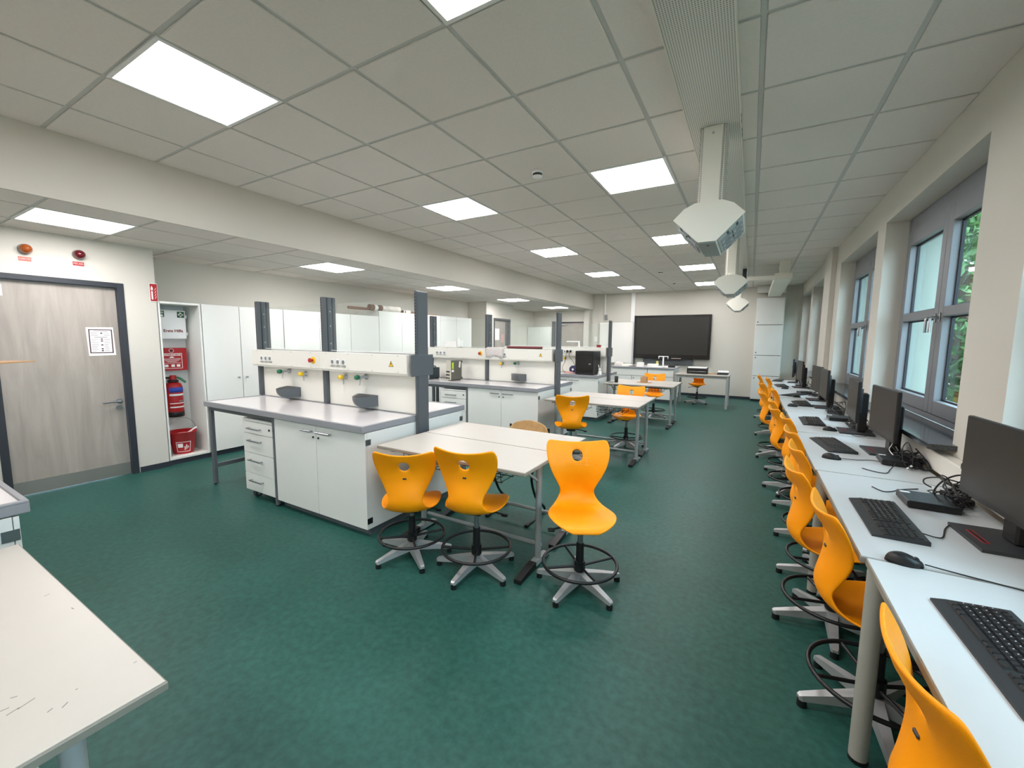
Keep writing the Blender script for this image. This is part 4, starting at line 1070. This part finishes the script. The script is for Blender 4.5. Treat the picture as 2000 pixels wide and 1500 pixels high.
# ------------------------------------------------------------------ ceiling channel, pendants, smoke detectors
t = thing('ceiling_channel', 'long perforated white ceiling channel running towards the screen', 'ceiling channel', (-.2825, 0, 2.85))
obj('perforated_tray', box(-.142, .142, YN, 10.35, 0, .066), M_PERF, t)
for x in (-.147, .142): obj('side_rail', box(x, x + .005, YN, 10.35, -.003, .066), M_PAINT2, t)
sc = MB()
for y in (3.0, 3.07, 3.2, 3.27, 6.3, 6.37, 6.5): sc.box(.147, .149, y, y + .03, .02, .035)
obj('cable_clips', sc, M_BLACK, t)['kind'] = 'stuff'
POLY = [(-.207, -.096), (-.143, -.034), (-.08, -.006), (0, 0), (.08, -.006), (.143, -.034), (.207, -.096), (.052, -.251), (-.052, -.251)]
def pendant():
    t = thing('service_pendant', '', 'ceiling pendant', group='cream socket pendants under the ceiling channel')
    obj('stem', box(-.075, .075, .06, .30, -.03, .466), M_PERF, t)
    cv = obj('stem_cover', box(-.054, .054, .045, .060, -.02, .464, c=.003), M_PAINT2, t)
    obj('cover_screw', MB().cyl((0, .044, .42), (0, .041, .42), .008, n=10), M_ALU, cv)
    obj('head', MB().prism([(x * .96, z * .965 - .006) for x, z in POLY], 'y', .012, .50), M_PAINT2, t)
    for y in (0, .50): obj('end_plate', MB().prism(POLY, 'y', y, y + .013), M_PAINT2, t)
    # sloping socket faces
    for s in (-1, 1):
        a = Vector((s * .199, 0, -.099)); b = Vector((s * .052, 0, -.248)); d = (b - a).normalized(); nrm = Vector((s * .71, 0, -.70))
        def patch(u0, u1, y0, y1, h, m, name, par):
            p0 = a + d * u0; p1 = a + d * u1
            vs = []
            for p in (p0, p1):
                for y in (y0, y1):
                    for k in (0, h): q = p + nrm * k; vs.append((q.x, y, q.z))
            return obj(name, MB().add(vs, [(0, 1, 3, 2), (4, 6, 7, 5), (0, 4, 5, 1), (2, 3, 7, 6), (0, 2, 6, 4), (1, 5, 7, 3)]), m, par)
        st = patch(.012, .198, .03, .485, .004, M_ZINC, 'socket_panel', t)
        for r_ in range(2):
            for q in range(3):
                sk = patch(.025 + r_ * .085, .095 + r_ * .085, .12 + q * .12, .19 + q * .12, .016, M_ZINC, 'socket', st)
                patch(.042 + r_ * .085, .078 + r_ * .085, .137 + q * .12, .173 + q * .12, .0175, M_GREY, 'socket_well', st)
        for u in (.05, .12): patch(u, u + .012, .045, .10, .008, M_DGREY, 'switch', st)
    obj('bottom_plate', box(-.05, .05, .02, .49, -.256, -.246), M_ZINC, t); obj('outlet', MB().cyl((0, .10, -.256), (0, .10, -.259), .008, n=8), M_BLACK, t)
    return t
pd = pendant()
for i, (y, lb) in enumerate(((2.95, 'cream socket pendant hanging nearest the camera'), (6.22, 'middle cream socket pendant under the ceiling channel'), (9.55, 'farthest cream socket pendant before the screen'))):
    o = pd if i == 0 else copy_tree(pd); o.location = (-.283, y, 2.384); o['label'] = lb
t = thing('supply_duct', 'white ventilation duct leading to the cupboard tower', 'duct', (.43, 10.5, 2.63))
obj('duct_run', box(-.13, .135, -1.62, 1.70, 0, .105, c=.003), M_PAINT2, t); obj('cross_duct', box(-.57, -.13, -1.60, -1.48, .0, .07, c=.003), M_PAINT2, t)
obj('riser', box(-.07, .08, -1.86, -1.62, .105, .288, c=.003), M_PAINT2, t); obj('riser', box(-.07, .08, -1.64, -1.60, .06, .12), M_PAINT2, t)
obj('dark_connector', box(-.64, -.575, -1.6, -1.48, -.10, .22), M_POSTD, t)
for x, y, r_, lb, nm in ((-1.655, 3.28, .05, 'smoke detector near the large panel light', 'smoke_detector'), (-1.68, 8.95, .05, 'far smoke detector towards the screen', 'smoke_detector'), (-1.70, 10.8, .035, 'tiny dark ceiling sensor near the screen wall', 'ceiling_sensor')):
    t = thing(nm, lb, 'detector', (x, y, CZ))
    obj('base', MB().lathe((0, 0, 0), [(r_, 0), (r_, -.012), (r_ * .9, -.016)], 20), M_WCABLE, t)
    obj('chamber', MB().lathe((0, 0, 0), [(r_ * .8, -.016), (r_ * .75, -.034)], 20), M_DGREY, t)
    obj('cap', MB().lathe((0, 0, 0), [(r_ * .85, -.034), (r_ * .8, -.042), (r_ * .4, -.048), (0, -.048)], 20), M_WCABLE, t)
for x, y, lb in ((-1.635, 5.72, 'round flush ceiling loudspeaker cover'), (-1.67, 9.95, 'far round flush ceiling cover')):
    t = thing('ceiling_cover', lb, 'ceiling cover', (x, y, CZ)); obj('disc', MB().cyl((0, 0, 0), (0, 0, -.004), .085, n=28), M_TILE, t); obj('rim', MB().ring((0, 0, -.003), .086, .004, 32, 6), M_WCABLE, t)

# ------------------------------------------------------------------ back wall: screen, board, tower, teacher places
t = thing('display_screen', 'large dark flat display on the back wall', 'screen', (-1.967, 12.40, 1.63))
obj('bezel', box(-1.022, 1.022, -.035, .05, -.610, .610, c=.008), M_BLACKG, t); obj('panel', box(-.955, .955, -.037, -.034, -.500, .548), M_SCREEN, t)
obj('marker_tray', box(-.45, .35, -.075, -.035, -.630, -.606, c=.003), M_BLACK, t); obj('pen', MB().cyl((.05, -.06, -.600), (.30, -.06, -.600), .008, n=8), mat('pale_pen', (220, 190, 180), .5), t)
obj('wall_mount', box(-.75, .60, .04, .098, -.78, .3), M_GREYF, t)
t = thing('whiteboard', 'white enamel board left of the large display', 'whiteboard', (-3.547, 12.44, 1.46))
obj('board', box(-.505, .503, -.012, .012, -.607, .605), mat('board_enamel', (236, 234, 228), 0.3), t)
fr = MB()
for a in ((-.509, .507, .603, .611), (-.509, .507, -.613, -.605)): fr.box(a[0], a[1], -.016, .016, a[2], a[3])
for a in ((-.511, -.503), (.501, .509)): fr.box(a[0], a[1], -.016, .016, -.61, .61)
obj('frame', fr, M_ALU, t)
t = thing('board_rail', 'tall white rail between board and display', 'rail', (-3.067, 12.47, 0))
obj('channel', box(-.058, .058, -.02, .03, .80, 2.915, c=.003), M_WCABLE, t); obj('side_strip', box(.062, .10, -.06, .03, .80, 2.25, c=.003), M_GREYF, t)
t = thing('cable_conduit', 'thin white conduit with grey box above the whiteboard', 'conduit', (-3.90, 12.48, 0)); obj('conduit', box(-.035, -.005, -.012, .018, 2.29, 2.915), M_WCABLE, t); obj('junction_box', box(-.005, .055, -.04, .018, 2.14, 2.295, c=.004), M_GREY, t)
tag(obj('wall_plate', box(-.05, .05, -.006, 0, -.07, .07, c=.003), M_DUCT, None, (-4.19, 12.499, 1.56)), 'white switch plate on the wall left of the whiteboard', 'switch plate')
t = thing('cupboard_tower', 'tall narrow white cupboard tower in the far right corner', 'cupboard', (.375, 12.2, 0))
obj('body', box(-.31, .30, .02, .285, .05, 2.61, c=.002), M_WHITE, t); obj('gap_shade_sheet', box(-.285, .28, .0195, .0206, .06, 2.60), M_POSTD, t); obj('plinth', box(-.30, .29, .04, .285, 0, .05), M_BASE, t); obj('upper_casing', box(-.31, .30, .06, .285, 2.74, 2.915), M_WHITE, t)  # gap sheet: dark colour in place of shade between the tower doors
zz = [.055, .655, 1.176, 1.94, 2.606]
for i in range(4):
    d = obj('door', box(-.29, .285, 0, .019, zz[i] + .006, zz[i + 1] - .006, c=.0015), M_WHITE, t)
    obj('lock', MB().lathe((-.255, 0, (zz[i] + .07) if i > 1 else zz[i + 1] - .06), [(.014, 0), (.014, .008), (0, .009)], 10, '-y'), M_DGREY, d)
t = thing('teacher_bench', 'white teacher bench with grey worktop below the display', 'bench', (-2.32, 11.05, 0))
obj('worktop', box(-.79, .77, -.50, .45, .825, .862, c=.004), M_EDGE, t); obj('surface', box(-.765, .745, -.475, .425, .861, .865), M_TOP, t)
obj('body', box(-.76, .74, -.444, .42, .07, .825), M_WHITE, t); obj('gap_shade_sheet', box(-.755, .735, -.4458, -.4445, .08, .82), M_POSTD, t); obj('plinth', box(-.74, .72, -.40, .40, 0, .07), M_GREYF, t)  # dark sheet gives the panel and door gaps a painted shade
for a, b, c_, d_ in ((-.76, .12, .64, .822), (.124, .74, .64, .822)): obj('panel', box(a + .005, b - .005, -.462, -.446, c_, d_, c=.0015), M_WHITE, t)
for a, b in ((-.76, -.26), (-.258, .24), (.242, .74)):
    d = obj('door', box(a + .005, b - .005, -.462, -.446, .076, .632, c=.0015), M_WHITE, t); obj('lock', MB().lathe((a + .05, -.462, .58), [(.013, 0), (.013, .006), (0, .007)], 10, '-y'), M_DGREY, d)
t = thing('teacher_table', 'grey-legged side table holding paper trays near the display', 'table', (-.935, 10.65, 0))
obj('top', box(-.57, .57, -.38, .36, .722, .748, c=.003), M_TEDGE, t); obj('laminate', box(-.565, .565, -.375, .355, .7475, .7505), M_TABLE, t)
for x in (-.535, .535):
    for y in (-.34, .325): obj('leg', box(x - .025, x + .025, y - .025, y + .025, 0, .722, c=.003), M_TLEG, t)
for y in (-.34, .325): obj('rail', box(-.51, .51, y - .012, y + .012, .672, .722), M_TLEG, t)
ZT = .7505
for k in range(2):
    t = thing('paper_tray', 'black paper tray on the side table, %s of the two' % ('lower' if k == 0 else 'upper, heaped with paper'), 'tray', (-1.06, 10.72, ZT + k * .075), group='stacked black paper trays')
    mb = MB(); mb.box(-.22, .22, -.15, .15, 0, .006); mb.box(-.22, .22, -.15, -.144, 0, .055); mb.box(-.22, .22, .144, .15, 0, .055); mb.box(-.22, -.214, -.15, .15, 0, .072); mb.box(.214, .22, -.15, .15, 0, .072)
    obj('tray', mb, M_BLACK, t); obj('paper_stack', box(-.205, .205, -.14, .14, .007, .060 if k == 0 else .078, c=.004), M_PAPER, t)
for k in range(3): tag(obj('folder', box(-.11, .11, -.15, .15, 0, .026, c=.003), M_DGREY if k != 2 else M_PAPER, None, (-.52 + k * .004, 10.72, ZT + k * .027), (0, 0, R(k * 3 - 3))), ['dark folder at the bottom of the right pile on the side table', 'dark folder in the middle of the right pile on the side table', 'white folder on top of the right pile on the side table'][k], 'folder', 'folders on the side table')
tag(obj('brown_envelope', box(-.10, .10, -.14, .14, 0, .012, c=.002), M_CARD, None, (-.735, 10.74, ZT)), 'brown envelope between trays and folders on the side table', 'envelope')
ZB = .865
def crumple(name, x, y, sx, sy, h, m, seed, lb, cat, z=ZB):
    rnd = random.Random(seed); n = 10; vs = []
    for i in range(n + 1):
        for j in range(n + 1):
            u, v = -1 + 2 * i / n, -1 + 2 * j / n; e = max(0, 1 - max(abs(u), abs(v)) ** 3)
            vs.append((u * sx * (1 + rnd.uniform(-.06, .06)), v * sy * (1 + rnd.uniform(-.06, .06)), e * h * rnd.uniform(.45, 1.0)))
    fs = [(i * (n + 1) + j, (i + 1) * (n + 1) + j, (i + 1) * (n + 1) + j + 1, i * (n + 1) + j + 1) for i in range(n) for j in range(n)]
    fs.append(tuple([i * (n + 1) for i in range(n + 1)] + [n * (n + 1) + j for j in range(1, n + 1)] + [i * (n + 1) + n for i in range(n - 1, -1, -1)] + [j for j in range(n - 1, 0, -1)])[::-1])
    return tag(obj(name, MB().add(vs, fs, True), m, None, (x, y, z)), lb, cat)
crumple('crumpled_cloth', -2.98, 10.85, .12, .12, .13, M_CLOTH, 1, 'crumpled white cloth at the left end of the teacher bench', 'cloth')
crumple('cream_cloth', -2.76, 10.82, .13, .10, .07, M_CREAM, 2, 'flat cream cloth beside the crumpled white one', 'cloth')
tag(obj('black_pad', box(-.08, .08, -.05, .05, 0, .014, c=.003), M_BLACK, None, (-2.60, 10.72, ZB)), 'small black pad on the teacher bench', 'pad')
for k, (x, y, w_, h_, lb) in enumerate(((-2.42, 10.80, .075, .10, 'white carton on the teacher bench right of the black pad'), (-2.12, 10.86, .12, .07, 'wide pile of white papers in the middle of the teacher bench'), (-1.98, 10.72, .10, .02, 'thin white paper stack at the front of the teacher bench'), (-1.74, 10.90, .08, .02, 'white sheets below the white stand'))):
    t = thing('paper_pile', lb, 'papers', (x, y, ZB)); n = 4 if h_ > .03 else 2
    for q in range(n): obj('sheet_stack', box(-w_, w_, -.09, .09, q * h_ / n, (q + 1) * h_ / n - .001, c=.001), M_PAPER, t, (0, 0, 0), (0, 0, R((q * 31 % 11) - 5)))
t = thing('document_stand', 'white T-shaped stand on the teacher bench', 'stand', (-1.90, 11.0, ZB))
obj('base', box(-.09, .09, -.07, .07, 0, .015, c=.004), M_WCABLE, t); obj('column', box(-.016, .016, -.015, .015, .015, .255, c=.003), M_WCABLE, t); obj('arm', box(-.12, .12, -.02, .02, .25, .27, c=.004), M_WCABLE, t)
for s in (-1, 1): obj('hook', MB().prism([(s * .11 - .012, .25), (s * .11 + .012, .25), (s * .11, .19)], 'y', -.012, .012), M_WCABLE, t)
t = thing('yellow_bottle', 'small yellow bottle behind the papers on the teacher bench', 'bottle', (-2.09, 11.25, ZB)); obj('body', MB().lathe((0, 0, 0), [(.035, 0), (.038, .01), (.036, .07), (.02, .09), (.02, .10)], 14), mat('pale_yellow', (228, 214, 120), .5), t); obj('cap', MB().lathe((0, 0, 0), [(.03, .10), (.03, .125), (0, .126)], 14), mat('pale_yellow', (228, 214, 120)), t)
tag(obj('black_case', box(-.075, .075, -.06, .06, 0, .05, c=.004), M_BLACK, None, (-1.66, 10.80, ZB)), 'flat black case at the right end of the teacher bench', 'case')

# ------------------------------------------------------------------ things on the benches and tables
ZW = .862
t = thing('power_supply', 'small petrol bench power supply on the middle bench', 'instrument', (-4.50, 5.18, ZW - .005), R(6))
obj('case', box(-.055, .055, -.14, .16, .012, .185, c=.006), M_PSU, t); f = obj('front_panel', box(-.056, .056, -.147, -.139, .012, .186, c=.002), M_ALU, t)
obj('display', box(-.04, .04, -.1485, -.1465, .135, .165), M_BLACK, f)
for k in range(4): obj('dial', MB().cyl((-.022 + (k % 2) * .044, -.147, .105 - (k // 2) * .04), (-.022 + (k % 2) * .044, -.156, .105 - (k // 2) * .04), .009, n=10), mat('dial_rose', (190, 140, 130), .5), f)
obj('carry_handle', MB().tube(smooth_curve([(0, -.10, .183), (0, -.08, .205), (0, .10, .205), (0, .13, .183)], 5), .007, 6), M_BLACK, t)
for y in (-.11, .12): obj('foot', box(-.05, .05, y - .02, y + .02, 0, .014), M_BLACK, t)
t = thing('instrument_case', 'tall olive-grey instrument with a lime label on the middle bench', 'instrument', (-4.04, 5.11, ZW - .005), R(-16))
obj('case', box(-.11, 0, 0, .21, .012, .315, c=.004), M_SCOPE, t); f = obj('front_panel', box(-.112, -.0, -.012, .001, .012, .316, c=.002), mat('pale_panel', (196, 192, 176), .5), t)
for k in range(6): obj('knob', MB().cyl((-.03 - (k % 2) * .05, -.012, .04 + (k // 2) * .05), (-.03 - (k % 2) * .05, -.028, .04 + (k // 2) * .05), .012, n=10), M_BLACK, f)
obj('lime_label', box(0, .001, .02, .05, .185, .285), M_LIME, t); obj('white_label', box(0, .001, .012, .055, .135, .17), M_PAPER, t); obj('paper_tag', box(.001, .003, .125, .155, .22, .316), M_PAPER, t, (0, 0, 0), (R(-6), 0, 0)); obj('rear_bumper', box(-.09, -.01, .21, .23, .28, .31), M_BLACK, t); obj('rear_bumper', box(-.09, -.01, .21, .23, .02, .05), M_BLACK, t)
obj('foot', box(-.10, -.01, .02, .19, 0, .013), M_BLACK, t)
ZU = 1.373
t = thing('white_carton', 'open white carton standing on the middle bench service duct', 'carton', (-4.28, 5.49, ZU))
mb = MB(); mb.box(-.13, .13, -.085, .085, 0, .004); mb.box(-.13, .13, -.085, -.081, 0, .105); mb.box(-.13, .13, .081, .085, 0, .115); mb.box(-.13, -.126, -.085, .085, 0, .105); mb.box(.126, .13, -.085, .085, 0, .115)
obj('carton', mb, M_PAPER, t); obj('flap', MB().prism([(.06, .105), (.10, .15), (.125, .155), (.13, .105)], 'y', .0, .004), M_PAPER, t); obj('flap', MB().prism([(-.13, .105), (.13, .112), (.06, .125)], 'y', .06, .064), M_PAPER, t)
# cloth over the duct
vs = []; n = 10
path = [(.02, .004), (-.10, .004), (-.143, .002), (-.150, -.02), (-.150, -.09), (-.147, -.13)]
rnd = random.Random(3)
for i, (y, z) in enumerate(path):
    for j in range(n + 1):
        x = -.16 + .32 * j / n; vs.append((x + (rnd.uniform(-.008, .008)), y - rnd.uniform(0, .008) * (i > 1), z + (rnd.uniform(0, .012) if i < 2 else (-.02 * math.sin(j * .9) if i == 5 else 0))))
fs = [(i * (n + 1) + j, (i + 1) * (n + 1) + j, (i + 1) * (n + 1) + j + 1, i * (n + 1) + j + 1) for i in range(len(path) - 1) for j in range(n)]
co = tag(obj('draped_cloth', MB().add(vs, fs, True), M_CLOTH, None, (-3.385, 5.497, ZU)), 'pale cloth draped over the middle bench service duct', 'cloth')
so = co.modifiers.new('s', 'SOLIDIFY'); so.thickness = .004; so.offset = 1
tag(obj('maroon_case', MB().tube([(-.32, .0, .018), (-.1, .004, .018), (.1, -.004, .018), (.28, .0, .018)], .018, 8), M_PINK, None, (-2.93, 5.49, ZU)), 'long thin maroon case lying on the middle bench duct', 'case')
# printer and company
t = thing('printer_cabinet', 'black enclosed 3D printer on the third bench', '3D printer', (-2.705, 7.63, ZW - .004))
obj('housing', MB().box(-.185, .185, -.19, .20, .012, .45, c=.008), M_BLACK, t); d = obj('glass_door', box(-.165, .165, -.198, -.19, .05, .39, c=.003), M_BLACKG, t)
obj('door_handle', box(.09, .13, -.206, -.198, .20, .215, c=.002), M_ALU, d); obj('badge', box(-.15, -.095, -.193, -.1895, .335, .362, c=.002), M_WCABLE, t)
for x in (-.15, .15):
    for y in (-.16, .17): obj('foot', MB().cyl((x, y, 0), (x, y, .014), .018, n=10), M_DGREY, t)
t = thing('bunny_figure', 'white printed bunny figure beside the black printer', 'figurine', (-2.462, 7.64, ZW - .005))
obj('body', MB().lathe((0, 0, 0), [(.0, .0), (.032, .002), (.038, .03), (.030, .07), (.018, .09)], 16).lathe((0, -.008, .105), [(0, -.03), (.02, -.024), (.028, 0), (.022, .02), (0, .028)], 14), M_WCABLE, t)
for s in (-1, 1): obj('ear', MB().lathe((0, 0, 0), [(.006, 0), (.010, .03), (.008, .06), (0, .075)], 8), M_WCABLE, t, (s * .014, 0, .125), (0, R(s * 16), 0)); obj('paw', MB().lathe((s * .026, -.03, 0), [(.014, 0), (.016, .01), (.010, .024), (0, .028)], 10), M_WCABLE, t)
t = thing('filament_spool', 'navy filament spool standing behind the black printer', 'spool', (-3.04, 7.74, ZW + .070))
for y in (-.03, .03): obj('flange', MB().cyl((0, y - .002, 0), (0, y + .002, 0), .075, n=24), M_NAVY, t)
obj('filament', MB().cyl((0, -.028, 0), (0, .028, 0), .06, n=20), M_NAVY, t); obj('core', MB().cyl((0, -.034, 0), (0, .034, 0), .022, n=16), M_WCABLE, t)
tangle_pts = []
rnd = random.Random(9); mb = MB()
for k in range(5): mb.tube(smooth_curve([(-3.06 + rnd.uniform(-.1, .1), 7.60 + rnd.uniform(-.05, .05), ZW + .006 + rnd.random() * .03) for _ in range(7)], 4), .004, 5)
tag(obj('peach_filament', mb, M_SKIN), 'loose peach filament scraps left of the black printer', 'filament')
for k, (x, lb) in enumerate(((-3.215, 'left black power lead hanging from the third bench sockets'), (-3.145, 'right black power lead hanging from the third bench sockets'))):
    t = thing('power_lead', lb, 'cable', (x, 7.86, 1.285)); obj('plug', box(-.018, .018, -.05, -.010, -.024, .024, c=.008), M_BLACK, t)
    obj('lead', MB().tube(smooth_curve([(0, -.05, -.01), (-.01, -.08, -.09), (-.03 + k * .1, -.06, -.20), (-.08 + k * .22, -.08, -.33), (-.02 + k * .12, -.12, -.412), (.02, -.1, -.414)], 6), .0045, 6), M_CABLE, t)
t = thing('desk_lamp', 'white angular lamp standing on the third bench duct', 'lamp', (-3.03, 8.0, ZU)); obj('post', box(-.016, .016, -.016, .016, 0, .115, c=.003), M_WCABLE, t); obj('head', box(-.27, .016, -.022, .022, .098, .122, c=.004), M_WCABLE, t); obj('base', box(-.04, .04, -.035, .035, 0, .012, c=.003), M_WCABLE, t)
t = thing('red_box', 'small red box on the third bench duct', 'box', (-2.615, 8.0, ZU)); obj('carton', box(-.037, .037, -.03, .03, 0, .045, c=.003), M_RED, t); obj('lid', box(-.038, .038, -.031, .031, .030, .048, c=.003), mat('brown_red', (90, 36, 30), .5), t)
tag(obj('black_cup', MB().lathe((0, 0, 0), [(.030, 0), (.032, .003), (.034, .115), (.031, .115), (.029, .01), (0, .01)], 20), M_BLACK, None, (-2.10, 7.50, .7455)), 'black cup on the farthest student table', 'cup')
tag(obj('round_dish', MB().lathe((0, 0, 0), [(.055, 0), (.07, .012), (.066, .014), (.05, .006), (0, .006)], 24), M_GREY, None, (-2.19, 7.45, .7455)), 'flat grey dish beside the black cup', 'dish')
t = thing('cardboard_box', 'small cardboard box on the farthest student table', 'box', (-1.665, 7.78, .7455)); obj('carton', box(-.055, .055, -.05, .05, .004, .105, c=.002), M_CARD, t); obj('tray', box(-.12, .14, -.08, .08, 0, .005), M_CARD, t); obj('flap', MB().prism([(-.055, .105), (.03, .118), (.055, .105)], 'y', .02, .023), M_CARD, t)
tag(obj('cardboard_sheet', box(0, .95, -.62, 0, 0, .006), M_CARD, None, (-3.02, .585, ZU), (0, 0, R(-46))), 'brown cardboard sheet jutting in at the left picture edge', 'cardboard')
t = thing('corner_cupboard', 'white cupboard in the far left corner seen through bench glass', 'cupboard', (-5.95, 12.28, 0)); obj('body', box(-.42, .42, -.20, .21, .05, 1.93, c=.003), M_WHITE, t); obj('plinth', box(-.40, .40, -.18, .21, 0, .05), M_BASE, t)
for a, b in ((-.42, 0), (0, .42)):
    d = obj('door', box(a + .002, b - .002, -.218, -.2, .055, 1.925, c=.0015), M_WHITE, t); obj('knob', MB().lathe((-.03 if a < 0 else .03, -.218, 1.0), [(.01, 0), (.012, .02), (0, .022)], 10, '-y'), M_CHROME, d)
# pencil marks on the nearest table and scratches on the front chair
tn = next(o for o in bpy.data.objects if o.get('label', '') == 'pale student table, farther of the pair at the bench nearest the camera')
mk = MB()
def stroke(x0, y0, x1, y1, w_=.0012):
    d = Vector((x1 - x0, y1 - y0, 0)); n_ = Vector((-d.y, d.x, 0)).normalized() * w_; z = .7458
    a = Vector((x0, y0, z)); b = Vector((x1, y1, z))
    mk.add([a - n_ - tn.location, b - n_ - tn.location, b + n_ - tn.location, a + n_ - tn.location], [(0, 1, 2, 3)])
for s_ in [(-1.2668, 0.1446, -1.2652, 0.1563), (-1.2422, 0.1484, -1.2475, 0.1668), (-1.2439, 0.1634, -1.2537, 0.1895), (-1.2967, 0.163, -1.2915, 0.1719), (-1.1825, 0.1915, -1.1874, 0.2005), (-1.1721, 0.21, -1.1814, 0.2207), (-1.2091, 0.2382, -1.2104, 0.2423), (-1.1979, 0.3313, -1.1976, 0.3372), (-1.7386, 0.3019, -1.7413, 0.3139), (-1.599, 0.3247, -1.5858, 0.3263)]: stroke(*s_)
obj('pencil_marks', mk, mat('pencil_grey', (120, 116, 110), .8), tn)['kind'] = 'stuff'
sc = MB(); zs = .448
def onback(x, z):       # front skin of the backrest
    for (y0, z0, w0), (y1, z1, w1) in zip(PROF[12:], PROF[13:]):
        if z0 <= z <= z1: break
    k = (z - z0) / (z1 - z0); u = x / (w0 + (w1 - w0) * k)
    return (x, y0 + (y1 - y0) * k + .042 * u * u + .0085, zs + z)
for x in (-.020, -.055): sc.tube([onback(x, .255 + .115 * i / 6) for i in range(7)], .0007, 4)
for z in (.26, .305, .345): sc.tube([onback(-.075 + .09 * i / 6, z) for i in range(7)], .0006, 4)
obj('scratch_marks', sc, mat('pale_scratch', (255, 196, 110), .6), pc)['kind'] = 'stuff'
